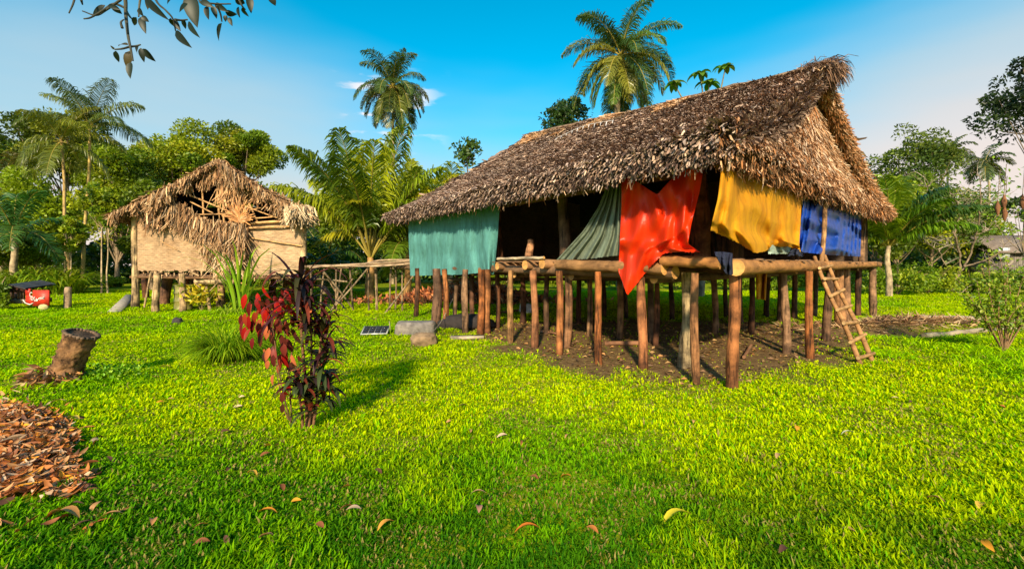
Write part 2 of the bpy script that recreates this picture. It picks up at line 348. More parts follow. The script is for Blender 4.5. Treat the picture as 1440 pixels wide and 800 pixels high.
# ------------------------------------------------------------------ grass
def grass():
    r=np.random.default_rng(3); mb=MB()
    # candidate depths with density falling with distance
    dd=np.linspace(1.8,28,4000); dens=8800*(2.4/np.maximum(dd,2.4))**1.42; wid=2*(1.24*dd+1.4)
    lam=dens*wid; cdf=np.cumsum(lam); tot=int(np.trapezoid(lam,dd)) if hasattr(np,'trapezoid') else int(np.trapz(lam,dd))
    y=np.interp(r.random(tot),cdf/cdf[-1],dd); x=(r.random(tot)*2-1)*(1.24*y+1.4)
    # gather blades into small tufts
    dm=dirtm(x,y); keep=r.random(tot)>np.clip(dm*1.02-.03,0,.965)
    inpile=(((x+1.13*y)/.55)**2+((y-4.1)/1.1)**2)<.7+.5*fbm(x,y,2.,17)
    keep&=~(inpile&(r.random(tot)<.93)); x=x[keep];y=y[keep];dm=dm[keep]
    n=len(x); ds=np.hypot(x*.4,y); k=np.maximum(ds/2.4,1)**.68
    cl=fbm(x,y,1.9,31,3); cl2=fbm(x,y,.33,41,3); cl3=vnoise(x,y,7,51)
    L=(.030+.045*r.random(n)**1.6)*(.5+1.0*cl)*(.5+1.0*cl3)*(1+.16*(k-1))*np.interp(y,[2,4,7,12],[1.02,.86,.72,.78])
    L*=1+.9*np.clip((x-5)/3,0,1)*np.clip((7.6-y)/2,0,.5)
    W=(.0075+.0065*r.random(n)**2)*k
    az=r.random(n)*2*pi+cl3*3; lean=.3+1.15*r.random(n)
    z=gz(x,y)-.004
    B=np.stack([x,y,z],1); hd=np.stack([np.cos(az),np.sin(az),np.zeros(n)],1); sd_=np.stack([-np.sin(az),np.cos(az),np.zeros(n)],1)
    up=A([0,0,1.])
    m=B+(hd*np.sin(lean*.6)[:,None]+up*np.cos(lean*.6)[:,None])*(L*.55)[:,None]
    tp=m+(hd*np.sin(lean*1.35)[:,None]+up*np.cos(lean*1.35)[:,None])*(L*.5)[:,None]
    w2=(W/2)[:,None]
    V=np.stack([B-sd_*w2*.7,B+sd_*w2*.7,m+sd_*w2,m-sd_*w2,tp],1).reshape(-1,3)
    b=np.arange(n)[:,None]*5
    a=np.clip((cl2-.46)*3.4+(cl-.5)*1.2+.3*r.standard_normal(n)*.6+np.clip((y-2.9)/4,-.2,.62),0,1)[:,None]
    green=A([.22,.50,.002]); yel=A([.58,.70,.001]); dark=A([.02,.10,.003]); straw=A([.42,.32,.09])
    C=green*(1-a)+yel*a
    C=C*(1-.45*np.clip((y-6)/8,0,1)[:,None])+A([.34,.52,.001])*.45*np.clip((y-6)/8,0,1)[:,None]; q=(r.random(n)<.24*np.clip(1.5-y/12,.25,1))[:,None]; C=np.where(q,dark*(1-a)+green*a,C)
    near=np.clip((4.2-y)/1.9,0,1)[:,None]*(.3+.55*(cl[:,None]<.52)); C=C*(1-near)+dark*1.6*near  # tree shade over the foreground, painted into the colour of the nearest blades
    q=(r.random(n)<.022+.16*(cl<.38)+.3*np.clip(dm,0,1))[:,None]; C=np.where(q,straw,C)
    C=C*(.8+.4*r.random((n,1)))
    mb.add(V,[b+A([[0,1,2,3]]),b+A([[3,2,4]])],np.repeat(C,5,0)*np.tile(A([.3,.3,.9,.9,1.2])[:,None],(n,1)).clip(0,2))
    # taller tufts
    spots=[]
    for (px,py,nn,hh,sp) in [(95,538,240,.22,.5),(140,520,90,.18,.35),(60,520,100,.22,.4),(428,600,110,.12,.3),(520,486,80,.11,.3),(600,480,60,.12,.3),(1245,500,160,.26,.4),(1400,500,220,.3,.6),(1330,490,160,.22,.6),(1255,478,140,.25,.5),(1430,520,200,.26,.7),(1300,450,120,.25,.8),(1360,478,150,.25,.6),(240,445,120,.2,.6),(300,440,200,.26,.6),(160,438,120,.2,.7),(30,440,260,.3,.8),(70,445,160,.25,.6),(1220,470,90,.2,.3),(740,500,50,.12,.4),(400,440,200,.3,.7)]:
        c=fl(px,py); 
        for q in range(nn):
            ang=r.random()*2*pi; rr=sp*r.random()**.5; p=c+A([rr*cos(ang),rr*sin(ang),0]); p[2]=gz(p[0],p[1])
            a2=r.random()*2*pi; cc=(green*(1.2)+ (yel-green)*r.random()*.8)*(.7+.5*r.random())
            ribbon(mb,p,A([cos(a2)*.5,sin(a2)*.5,1]),hh*(.5+r.random()*.8),.009+.0011*c[1],1.0,cc,3,r)
    o=mb.build('lawn_grass',M_grass,origin=(0,0,0)); tag(o,'short bright yellow green lawn grass with soft tufts','grass',kind='stuff')
grass()

# ------------------------------------------------------------------ thatch toolkit
def strips(mb, P, D, Nn, L, W, C, r, lift=.12, curl=.25):
    """short curling straw strips: P base, D downward direction, Nn outward normal"""
    n=len(P); D=nrm(D+Nn*lift); S=nrm(np.cross(D,Nn)); S=nrm(S+.5*Nn*r.standard_normal((n,1)))
    L=np.broadcast_to(L,(n,))[:,None]; W=np.broadcast_to(W,(n,))[:,None]; cr=(curl*r.standard_normal((n,1)))
    m=P+D*L*.55+S*L*.05*r.standard_normal((n,1)); tp=m+nrm(D+Nn*cr+S*.35*r.standard_normal((n,1)))*L*.45
    V=np.stack([P-S*W*.4,P+S*W*.4,m+S*W*.5,m-S*W*.5,tp+S*W*.28,tp-S*W*.28],1).reshape(-1,3)
    b=np.arange(n)[:,None]*6; f=np.concatenate([b+A([[0,1,2,3]]),b+A([[3,2,4,5]])])
    mb.add(V,f,np.repeat(np.clip(C,0,1),6,0))
def pal(n, cols, wts, r, var=.22):
    c=A(cols)[r.choice(len(cols),n,p=A(wts)/sum(wts))]; return c*(1+var*r.standard_normal((n,1))).clip(.3,2)
TH=[(.27,.17,.12),(.075,.045,.035),(.46,.31,.215),(.37,.27,.23),(.52,.39,.29)]
TG=[(.42,.22,.11),(.16,.075,.032),(.58,.37,.22),(.36,.15,.055),(.66,.48,.34)]
def patch_fn(E0,E1,R0,R1,sag,lump=.05,seed=0):
    E0,E1,R0,R1=map(A,(E0,E1,R0,R1))
    def S(a,b):
        a=np.asarray(a)[...,None]; b=np.asarray(b)[...,None]
        p=(E0*(1-a)+E1*a)*(1-b)+(R0*(1-a)+R1*a)*b
        ln=np.linalg.norm(E1-E0)
        k=(fbm((a[...,0]*ln),(b[...,0]*6),.5,seed,3)-.5)*lump*4
        p=p.copy(); p[...,2]+= -sag*4*b[...,0]*(1-b[...,0])+k
        return p
    return S
def frame(S,a,b,e=.01):
    p=S(a,b); dn=nrm(S(a,b-e)-S(a,b+e)); al=nrm(S(a+e,b)-S(a-e,b)); n=nrm(np.cross(al,dn)); n=np.where(n[...,2:3]<0,-n,n)
    return p,dn,al,n
def cover(mb,S,n,L,W,cols,wts,r,rows=26,ang=0.,lift=.13,tri=False,bmax=1.,curl=.3,amin=0.,amax=1.):
    a=amin+r.random(n)*(amax-amin); b=r.random(n)**(1.0 if not tri else 1.)
    if tri: b=1-np.sqrt(1-r.random(n)*.995)
    b=b*bmax; off=vnoise(a*14,b*3,1,77)*.9
    rr=b*rows+off; fr=rr-np.floor(rr); b=np.clip((np.floor(rr)+fr**2*.9-off)/rows,0.005,.995)
    p,dn,al,nn=frame(S,a,b)
    D=dn+al*(ang+.28*r.standard_normal((n,1)))
    k=fbm(a*9,b*5,1.2,5,3)[:,None]
    C=pal(n,cols,wts,r)*(.65+.75*k)
    lf_=vnoise(a*55,b*22,1,78)[:,None]; sh=np.where(fr<.2,.55,1.)[:,None]*(.55+.8*lf_); p=p+nn*(lf_*.07)
    strips(mb,p+nn*(.02+.05*fr[:,None]),D,nn,L*(.6+.8*r.random(n)),W*(.6+.8*r.random(n)),C,r,lift,curl)
def slab(mb,S,th,col,na=40,nb=16,tri=False,under=(.06,.04,.03)):
    a,b=np.meshgrid(np.linspace(0,1,na),np.linspace(0,1,nb)); G=S(a,b); G2=G-A([0,0,th])
    grid(mb,G,col); grid(mb,G2,under,True)
    for s_ in ((G[0],G2[0]),(G[-1],G2[-1]),(G[:,0],G2[:,0]),(G[:,-1],G2[:,-1])):
        grid(mb,np.stack(s_),col)
def fringe(mb,P0,P1,n,L,W,cols,wts,r,out=(0,0,0),spread=.35,zj=.05,dj=.05,curl=.2,sag=0.):
    """strands hanging from a line"""
    t=r.random(n)[:,None]; P=A(P0)*(1-t)+A(P1)*t; P=P+r.standard_normal((n,3))*A([dj,dj,zj]); P[:,2]-=sag*4*(t*(1-t))[:,0]
    o_=nrm(A(out)+1e-6)
    D=A([0,0,-1.])+o_*spread*(.3+r.random((n,1)))+.16*r.standard_normal((n,3))
    Nn=np.tile(nrm(o_+1e-3),(n,1)) if np.linalg.norm(out)>0 else nrm(r.standard_normal((n,3))*A([1,1,.05]))
    strips(mb,P,D,Nn,L*(.5+r.random(n)*.75),W*(.6+.8*r.random(n)),pal(n,cols,wts,r,.28),r,.0,curl)

# ------------------------------------------------------------------ the big hut
C_=A([3.05,6.09]); Rr=A([12.2,14.8]); Ll=A([-3.2,15.0]); Bb=Ll+(Rr-C_)
uu=nrm(Ll-C_); nn_=A([uu[1],-uu[0]]); vv=nrm(Rr-C_)         # along the long side, inward, along the gable side
oL=-nn_; gn=A([vv[1],-vv[0]])                                 # outward normals of the two visible sides
EC=A([2.52,5.35,3.22]); EL=A([-4.42,15.8,3.44]); ER=A([12.25,14.45,3.44]); EB=A([5.66,25.0,3.4])
P1=A([6.55,9.75,5.90]); P2=A([.68,17.0,6.62])
hut=thing('stilt_hut','large stilt hut with shaggy brown thatch roof hung with coloured cloths','hut',(4,12,0))
def build_roof():
    r=np.random.default_rng(11)
    front=patch_fn(EC,EL,P1+np.append(gn,0)*.16,P2,.18,.045,1); mb=MB(); slab(mb,front,.22,(.12,.08,.055))
    cover(mb,front,125000,.15,.030,TH,[.34,.26,.2,.14,.06],r,rows=30,ang=.0,lift=.15,curl=.5)
    # warm worn bands of straw near the ridge
    n=11000; a=.30+r.random(n)*.66; b=1-.10*r.random(n)**1.4; p,dn,al,q=frame(front,a,b); kp=(fbm(a*9,b*3,1,61,2)>.44+.8*(.97-b).clip(0)); p,dn,al,q=p[kp],dn[kp],al[kp],q[kp]; n=len(p)
    strips(mb,p+q*.13,dn+al*.2*r.standard_normal((n,1)),q,.35,.035,pal(n,[(.55,.32,.16),(.42,.21,.09),(.65,.45,.28)],[.5,.3,.2],r),r,.05,.15)
    # frayed thick eave edge
    oe=np.append(oL,0)
    fringe(mb,EC-A([0,0,-.02]),EL,15000,.085,.030,TH,[.3,.28,.22,.12,.08],r,oe,.9,.07,.06,.8)
    fringe(mb,EC-A([0,0,.16]),EL-A([0,0,.14]),12000,.085,.026,TH,[.25,.42,.14,.1,.04],r,oe,.6,.06,.05,.8)
    fringe(mb,EC-A([0,0,.22]),EL-A([0,0,.22]),130,.2,.012,TG,[1,1,1,1,1],r,oe,.1,.02,.05,.2)
    mb.build('roof_thatch',M_thatch,hut)
    # back slope and far hip
    back=patch_fn(ER+A([.06,-.1,0]),EB,P1+np.append(gn,0)*.22,P2,.25,.05,2); mb=MB(); slab(mb,back,.22,(.12,.08,.055),30,12); cover(mb,back,9000,.4,.08,TH,[1,1,1,1,.3],r,rows=20)
    mb.build('back_roof_thatch',M_thatch,hut)
    hip=patch_fn(EL,EB,P2,P2,.1,.04,3); mb=MB(); slab(mb,hip,.22,(.12,.08,.055),30,12); cover(mb,hip,7000,.4,.08,TH,[1,1,1,1,.3],r,rows=20,tri=True)
    fringe(mb,EL,EB,2500,.2,.05,TH,[1,1,1,1,.3],r,(-1,.3,0),.4)
    mb.build('hip_thatch',M_thatch,hut)
    # gable: straw face set back under the rolled edges
    G1=P1+A([-.04,.06,-.16]); g=patch_fn(EC+A([.25,.1,0]),ER-A([.3,.1,0]),G1,G1,.28,.03,4); mb=MB(); slab(mb,g,.2,(.25,.15,.08),40,20)
    n=42000; b=1-np.sqrt(1-r.random(n)*.99); a=r.random(n)
    rows=9; off=vnoise(a*9,b*2,1,71)*.8; rr=b*rows+off; fr=rr-np.floor(rr); b=np.clip((np.floor(rr)+fr**1.5-off)/rows,.0,.985)
    p,dn,al,q=frame(g,a,b); og=np.append(gn,.35); q=np.where((q@og)[:,None]<0,-q,q)
    dn=nrm(dn+al*.12*r.standard_normal((n,1)))
    strips(mb,p+q*(.03+.05*fr[:,None]),dn,q,.32*(.6+.8*r.random(n)),.021*(.6+.8*r.random(n)),pal(n,TG,[.34,.12,.28,.12,.14],r)*(.8+.35*fbm(a*9,b*6,1.2,6,3)[:,None]),r,.06,.12)
    a=EC+A([.1,0,0]); oe=np.append(gn,0)
    fringe(mb,EC,ER,12000,.11,.026,TG,[.4,.3,.12,.3,.06],r,oe,.5,.09,.08,.4,sag=-.02)
    fringe(mb,EC-A([0,0,.16]),ER-A([0,0,.16]),8000,.14,.026,TG,[.3,.5,.1,.4,.05],r,oe,.2,.06,.07,.4)
    fringe(mb,EC-A([0,0,.22]),ER-A([0,0,.22]),110,.24,.012,TG,[1,1,1,1,1],r,oe,.1,.02,.05,.2)
    mb.build('gable_thatch',M_thatch,hut)
    # rolled rake edges: far one thick, its browns darkened to paint in shade, near one blends into the long slope
    def rake(E,T,rad,nst,cols,wts,bulge,name,L=.26):
        mb=MB(); t=np.linspace(0,1,26)[:,None]; path=E*(1-t)+T*t; path[:,2]-=bulge*4*(t*(1-t))[:,0]
        tube(mb,path,rad,10,(.10,.06,.04),.05)
        i=r.random(nst); c=A([np.interp(i,t[:,0],path[:,q]) for q in range(3)]).T; ax=nrm(E-T)
        th=r.random(nst)*2*pi; s1=nrm(np.cross(ax,A([0,0,1.]))); s2=np.cross(s1,ax); q=np.cos(th)[:,None]*s1+np.sin(th)[:,None]*s2
        strips(mb,c+q*rad*.9,ax+q*.25+.2*r.standard_normal((nst,3)),q,L*(.6+.8*r.random(nst)),.025*(.6+.8*r.random(nst)),pal(nst,cols,wts,r),r,.15,.4)
        mb.build(name,M_thatch,hut)
    gq=np.append(gn,0)
    rake(ER+gq*.05+A([0,0,-.06]),P1+gq*.20+A([0,0,-.10]),.15,16000,TG,[.35,.5,.12,.45,.03],.52,'rake_thatch',.17)
    rake(EC+gq*.02+A([0,0,.02]),P1+gq*.14+A([0,0,-.12]),.17,11000,TH,[.3,.25,.25,.14,.12],.34,'rake_thatch',.18)
    # ridge cap ending in a drooping brush
    mb=MB(); rd=nrm(P2-P1); t=np.linspace(0,1,30)[:,None]; tipd=P1-rd*.45+A([0,0,.02])
    path=np.vstack([tipd,P1+A([0,0,.06]), (P1*(1-t)+P2*t)[2:]+A([0,0,.03])]); path[5:,2]+=-.05*np.sin(np.linspace(0,pi,len(path)-5))
    tube(mb,path,.13,10,(.22,.14,.09),.08)
    n=6000; i=r.random(n); idx=i*(len(path)-1); c=A([np.interp(idx,np.arange(len(path)),path[:,q]) for q in range(3)]).T
    sgn=np.where(r.random(n)<.75,1,-1)[:,None]; outd=np.append(oL,0)*sgn; q=nrm(outd*.6+A([0,0,1.])+.3*r.standard_normal((n,3)))
    strips(mb,c+q*.10,outd+A([0,0,-.55])+rd*.7*r.standard_normal((n,1)),q,.28*(.5+r.random(n)),.03,pal(n,[(.34,.22,.13),(.22,.13,.08),(.50,.33,.2),(.6,.38,.2)],[.4,.3,.2,.1],r),r,.0,.2)
    n=2600; c=P1+A([0,0,.02])+(-rd)*(r.random((n,1))*.55-.2)+.07*r.standard_normal((n,3))
    D=-rd*(.9+.5*r.random((n,1)))+A([0,0,-.1])+.38*r.standard_normal((n,3))
    D=nrm(D); L=.20*(.5+.9*r.random(n))[:,None]; m=c+D*L; m2=m+nrm(D+A([0,0,-.9]))*L*.7; tp=m2+nrm(D+A([0,0,-2.6]))*L*.6
    S=nrm(np.cross(D,r.standard_normal((n,3))))*.007
    V=np.stack([c-S,c+S,m+S,m-S,m2+S,m2-S,tp+S*.5,tp-S*.5],1).reshape(-1,3); b=np.arange(n)[:,None]*8
    mb.add(V,np.concatenate([b+A([[0,1,2,3]]),b+A([[3,2,4,5]]),b+A([[5,4,6,7]])]),np.repeat(pal(n,[(.25,.15,.1),(.12,.07,.05),(.42,.24,.13)],[.5,.3,.2],r),8,0))
    mb.build('ridge_cap',M_thatch,hut)
build_roof()

def to_floor(px,by): return fl(px,by)[:2]
def post(parent,xy,r0,z0,z1,col,name='post',lean=(0,0),r1=None,seed=0,rough=.035,material=None):
    r=np.random.default_rng(seed+int(abs(xy[0])*97)); m=15; z=np.linspace(z0,z1,m); t=(z-z0)/(z1-z0)
    p=np.stack([xy[0]+lean[0]*t+r0*.25*np.sin(t*5+r.random()*6), xy[1]+lean[1]*t+r0*.2*np.sin(t*4+r.random()*6), z],1)
    kn=1+.05*np.interp(np.arange(m),np.arange(0,m+2,2.5)[:6],r.standard_normal(6))+.02*r.standard_normal(m)
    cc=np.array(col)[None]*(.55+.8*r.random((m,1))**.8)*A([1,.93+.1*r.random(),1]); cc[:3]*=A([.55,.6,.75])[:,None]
    mb=MB(); tube(mb,p,np.linspace(r0*1.10,(r1 or r0*.9),m)*kn,12,cc,rough*.8,r=r,var=.12)
    return mb.build(name,material or M_wood,parent,smooth=True)
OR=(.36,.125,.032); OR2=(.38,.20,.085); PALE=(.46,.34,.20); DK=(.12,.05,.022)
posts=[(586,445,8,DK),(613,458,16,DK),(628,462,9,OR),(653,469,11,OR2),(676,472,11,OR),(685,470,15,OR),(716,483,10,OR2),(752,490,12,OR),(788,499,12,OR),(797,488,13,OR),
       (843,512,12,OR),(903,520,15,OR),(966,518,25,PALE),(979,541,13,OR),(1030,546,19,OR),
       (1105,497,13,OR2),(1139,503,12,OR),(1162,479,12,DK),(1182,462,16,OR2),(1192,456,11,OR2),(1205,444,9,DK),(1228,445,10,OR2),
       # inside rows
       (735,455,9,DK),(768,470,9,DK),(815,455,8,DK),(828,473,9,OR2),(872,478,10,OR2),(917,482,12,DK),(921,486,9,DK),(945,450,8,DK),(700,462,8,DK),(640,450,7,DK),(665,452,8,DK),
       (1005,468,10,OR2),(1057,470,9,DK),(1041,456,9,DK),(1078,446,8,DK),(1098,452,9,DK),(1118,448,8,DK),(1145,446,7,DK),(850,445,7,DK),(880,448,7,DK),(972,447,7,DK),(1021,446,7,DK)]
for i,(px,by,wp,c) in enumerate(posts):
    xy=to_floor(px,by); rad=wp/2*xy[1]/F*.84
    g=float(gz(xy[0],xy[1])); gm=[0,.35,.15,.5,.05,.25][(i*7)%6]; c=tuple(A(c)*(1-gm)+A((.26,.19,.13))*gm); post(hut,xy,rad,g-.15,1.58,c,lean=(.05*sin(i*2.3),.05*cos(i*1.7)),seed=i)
# tall posts that carry the roof
def onL(px,py,off=0.):                             # point on the long wall (line C-L moved outwards by off)
    o_=C_+oL*off; k=(px-720)/F; t=(k*o_[1]-o_[0])/(uu[0]-k*uu[1]); p=o_+uu*t; return A([p[0],p[1],H+(HOR-py)*p[1]/F])
def onG(px,py,off=0.):
    o_=C_+gn*off; k=(px-720)/F; t=(k*o_[1]-o_[0])/(vv[0]-k*vv[1]); p=o_+vv*t; return A([p[0],p[1],H+(HOR-py)*p[1]/F])
def on(px,py,off): return onL(px,py,off)
for (px,wp,off,c,z1) in ((793,16,-.5,(.15,.10,.06),3.6),(984,25,-.55,(.30,.15,.07),3.6),(700,14,-.3,DK,3.5),(590,10,-.3,DK,3.4),(880,12,-2.2,DK,4.4)):
    p=onL(px,372,off); post(hut,p[:2],wp/2*p[1]/F,1.7,z1,c,name='roof_post',seed=px)
p=onL(745,372,-.25); post(hut,p[:2],.10,1.75,2.28,(.45,.24,.12),name='stub_log',seed=5,r1=.07)
for (px,off) in ((1118,-.35),(1212,-.3)):
    p=onG(px,372,off); post(hut,p[:2],.09,1.7,3.4,(.3,.18,.1),name='roof_post',seed=px)
p=onG(1155,372,.12); post(hut,p[:2],.045,1.75,3.3,(.5,.28,.12),name='wall_pole',lean=(.1,0),seed=9)
# floor deck, beams and joists
mb=MB(); r=np.random.default_rng(5)
for t in np.linspace(.0,.995,64):                 # split palm slats across the deck
    a=C_+(Rr-C_)*t; b=a+(Ll-C_); o2=.12*r.standard_normal()
    pa=A([*(a-uu*(.02+abs(o2))),1.755+.008*r.standard_normal()]); pb=A([*b,1.755])
    wv=np.append(vv,0)*.075; z=A([0,0,.02]); 
    mb.add([pa-wv,pa+wv,pb+wv,pb-wv,pa-wv+z,pa+wv+z,pb+wv+z,pb-wv+z],A([[0,3,2,1],[4,5,6,7],[0,1,5,4],[1,2,6,5],[2,3,7,6],[3,0,4,7]]),A((.24,.14,.08))*(1+.2*r.standard_normal()))
mb.build('floor_deck',M_log,hut)
def log(parent,a,b,ra,rb,col,name='beam',cap=(.62,.33,.11),seed=0,sag=0.,k=12):
    r=np.random.default_rng(seed); t=np.linspace(0,1,12)[:,None]; p=A(a)*(1-t)+A(b)*t; p[:,2]-=sag*4*(t*(1-t))[:,0]; p[1:-1]+=.006*r.standard_normal((10,3))
    mb=MB(); tube(mb,p,np.linspace(ra,rb,12)*(1+.04*r.standard_normal(12)),k,col,.03,True,cap,.08,r); return mb.build(name,M_log,parent,smooth=False)
LG=(.38,.18,.06)
a=onG(1000,366,.16); a=A([C_[0]-.22*vv[0]+gn[0]*.12,C_[1]-.22*vv[1]+gn[1]*.12,1.66]); b=onG(1236,363,.1); b[2]=1.70
log(hut,a,b,.105,.085,LG,seed=1)
a=onL(931,372,.22); a[2]=1.765; b=onL(1012,372,.10); b[2]=1.72; log(hut,a,b,.085,.085,(.36,.16,.05),seed=2)
a=onL(784,372,.24); a[2]=1.70; b=onL(935,372,.18); b[2]=1.64; log(hut,a,b,.10,.10,(.30,.16,.07),seed=3)
a=onL(560,372,.02); a[2]=1.60; b=onL(950,372,.02); b[2]=1.58; log(hut,a,b,.09,.10,(.2,.12,.07),seed=4)
for px,z,l in ((699,1.66,.45),(738,1.69,.5),(762,1.71,.55)):
    a=onL(px,372,.28); a[2]=z; d=np.append(nn_,0); log(hut,a,a+d*4.5,.10,.09,(.36,.2,.1),'joist',seed=px)
a=onL(700,372,.33); a[2]=1.83; b=onL(765,372,.3); b[2]=1.84; log(hut,a,b,.035,.03,(.5,.4,.28),'rail',seed=12)
for t in (.25,.5,.75,.97):                        # joists below the deck
    a=C_+(Rr-C_)*t; log(hut,A([*a,1.6]),A([*(a+(Ll-C_)),1.6]),.08,.08,(.16,.1,.06),'joist',seed=int(t*100))
for t in (.12,.3,.48,.66,.84,.98):
    a=C_+(Ll-C_)*t; log(hut,A([*a,1.46]),A([*(a+(Rr-C_)*.98),1.46]),.07,.06,(.14,.09,.05),'joist',seed=int(t*90))
log(hut,A([*(C_+(Ll-C_)*.8),1.25]),A([*(C_+(Ll-C_)*.25+(Rr-C_)*.45),1.30]),.05,.05,(.12,.08,.05),'brace',seed=31)
# inner and rear walls of split cane, open just above the deck
def panel(parent,a,b,z0,z1,col,name,th=.04,ragged=0.,seed=0,mat_=None):
    r=np.random.default_rng(seed); n=40; t=np.linspace(0,1,n)[:,None]; base=A(a)*(1-t)+A(b)*t; d=nrm(A(b)-A(a)); nq=A([d[1],-d[0]])*th/2
    lo=z0+ragged*r.standard_normal(n); hi=z1+ragged*.5*r.standard_normal(n); wv=.015*np.sin(t[:,0]*17)[:,None]
    def L(o_,z): return np.column_stack([base+nq*o_+wv*nq/th*2,z])
    mb=MB(); ff=[L(-1,lo),L(-1,hi),L(1,hi),L(1,lo)]
    for i in range(4): grid(mb,np.stack([ff[i],ff[(i+1)%4]]),col)
    m_=mb.build(name,mat_ or M_weave,parent); return m_
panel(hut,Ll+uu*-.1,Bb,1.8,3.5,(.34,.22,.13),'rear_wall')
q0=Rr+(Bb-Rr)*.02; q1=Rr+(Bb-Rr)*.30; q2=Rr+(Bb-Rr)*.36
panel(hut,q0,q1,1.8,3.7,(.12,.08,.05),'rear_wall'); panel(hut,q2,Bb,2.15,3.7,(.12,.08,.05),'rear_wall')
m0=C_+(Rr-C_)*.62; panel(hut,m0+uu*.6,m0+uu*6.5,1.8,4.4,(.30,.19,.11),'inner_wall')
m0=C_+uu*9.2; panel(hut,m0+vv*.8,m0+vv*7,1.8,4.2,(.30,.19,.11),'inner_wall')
# tie beams under the roof
log(hut,onL(600,372,-.2)*A([1,1,0])+A([0,0,3.25]),onL(985,372,-.5)*A([1,1,0])+A([0,0,3.2]),.07,.07,(.2,.12,.07),'tie_beam')
log(hut,onG(1020,372,-.3)*A([1,1,0])+A([0,0,3.2]),onG(1215,372,-.3)*A([1,1,0])+A([0,0,3.3]),.07,.07,(.2,.12,.07),'tie_beam')
# small wooden locker standing on the deck behind the yellow cloth
q=onG(1018,372,-.55); t=thing('wooden_box','dark wooden box on the deck at the hut corner beside the yellow cloth','box',(q[0],q[1],1.775))
mb=MB(); box(mb,(q[0],q[1],1.99),(.62,.4,.42),(.12,.06,.03),math.atan2(vv[1],vv[0])); mb.build('body',M_wood,t)
mb=MB(); box(mb,(q[0],q[1],2.225),(.70,.46,.05),(.22,.11,.05),math.atan2(vv[1],vv[0])); mb.build('lid',M_wood,t)

# ------------------------------------------------------------------ cloths
def rowspline(row,m):
    row=A(row,); t=np.linspace(0,1,len(row)); tt=np.linspace(0,1,m); return A([np.interp(tt,t,row[:,0]),np.interp(tt,t,row[:,1])]).T
def sm(a,k=2):
    for _ in range(k):
        a=np.concatenate([a[:1],(a[:-2]+2*a[1:-1]+a[2:])/4,a[-1:]])
    return a
def cloth(name,label,cat,material,rows,fn,off,folds,th=.006,m=90,k=70,lump=.03,seed=0,edge=.006,lf=4.):
    R0=A([sm(rowspline(rw,m),6) for rw in rows]); t=np.linspace(0,1,len(rows)); tt=np.linspace(0,1,k)
    G=np.zeros((k,m,2))
    for j in range(m):
        for c in (0,1):
            G[:,j,c]=np.interp(tt,t,R0[:,j,c])
    for j in range(m):
        for c in (0,1): G[:,j,c]=sm(G[:,j,c],10 if len(rows)>2 else 0)
    W=np.zeros((k,m,3)); s=np.linspace(0,1,m)
    for i in range(k):
        for j in range(m):
            o_=off+folds(s[j],tt[i])+lump*mn.noise(Vector((s[j]*4+seed,tt[i]*4,seed)))
            W[i,j]=fn(G[i,j,0],G[i,j,1],o_)
    W[-1,:,2]+=edge*np.random.default_rng(seed).standard_normal(m)
    nrmv=np.append(oL if fn is onL else gn,0)*th
    mb=MB(); grid(mb,W,(1,1,1)); grid(mb,W-nrmv,(1,1,1),True)
    for a,b in ((W[0],W[0]-nrmv),(W[-1],W[-1]-nrmv),(W[:,0],W[:,0]-nrmv),(W[:,-1],W[:,-1]-nrmv)): grid(mb,np.stack([a,b]),(1,1,1))
    o=mb.build(name,material,smooth=True,origin=tuple(W.reshape(-1,3).mean(0))); return tag(o,label,cat)
cloth('hanging_cloth','worn turquoise cloth hanging flat under the left eave of the big hut','cloth',M_cyan,
  [[(574,308),(640,300),(704,272)],[(575,350),(640,348),(699,340)],[(577,388),(610,387),(650,386),(680,383),(694,386)]],onL,.16,
  lambda s,t: .035*sin(s*22+1.5*t)*(.3+t)+.02*sin(s*47+3*t)+.09*(s>.82)*sin((s-.82)*34)*(.3+.7*t),seed=1)
cloth('hanging_cloth','grey green cloth bunched back diagonally beside the red sheet','cloth',M_sage,
  [[(858,250),(866,250),(875,248)],[(842,290),(858,292),(876,295)],[(820,325),(846,332),(877,335)],[(782,366),(828,364),(876,358)]],onL,.14,
  lambda s,t: (.06*sin(s*30+.5)+.03*sin(s*52+2))*(.25+.75*t)**.5,seed=2,m=110)
def redfold(s,t):
    # folds fan from the two upper corners and swag in the middle
    sw=sin((s*2.2+t*2.6)*5)*.05*(1-s)+sin((s*6.5-t*3.4)*3.2+1)*.06*s
    return .12+1.5*sw*(.5+.9*t*(1-t)*2)+.07*math.exp(-((t-.45-.25*(1-s))/.1)**2)*sin(s*pi)+.03*sin(s*31+4*t)
cloth('hanging_sheet','bright red plastic sheet sagging in folds to a point at the hut corner','sheet',M_red,
  [[(874,247),(890,252),(905,262),(924,274),(942,254),(965,238),(990,230)],
   [(874,290),(895,292),(915,300),(933,302),(950,293),(966,282),(984,268)],
   [(872,330),(890,336),(908,342),(926,340),(944,333),(958,326),(972,315)],
   [(871,352),(884,362),(900,362),(918,352),(936,348),(952,346),(967,343)],
   [(870,382),(882,416),(897,397),(915,374),(934,356),(958,354),(985,355)]],onL,.2,redfold,seed=3,m=130,k=110,lump=.05)
cloth('hanging_cloth','bright yellow cloth hanging across the gable end of the big hut','cloth',M_yel,
  [[(1017,222),(1060,236),(1128,262)],[(1010,280),(1060,285),(1126,310)],[(1002,312),(1040,324),(1085,332),(1124,344)],[(1000,324),(1038,341),(1062,356),(1078,353),(1085,346),(1110,347),(1126,354)]],onG,.12,
  lambda s,t: .035*sin(s*26+3*sin(s*6)+2.2*t)*(.2+t)+.05*sin(s*9-2.5*t+1)*(.3+t)+.08*math.exp(-((s-.72+.1*t)/.04)**2)*t,seed=4,m=120,lump=.07)
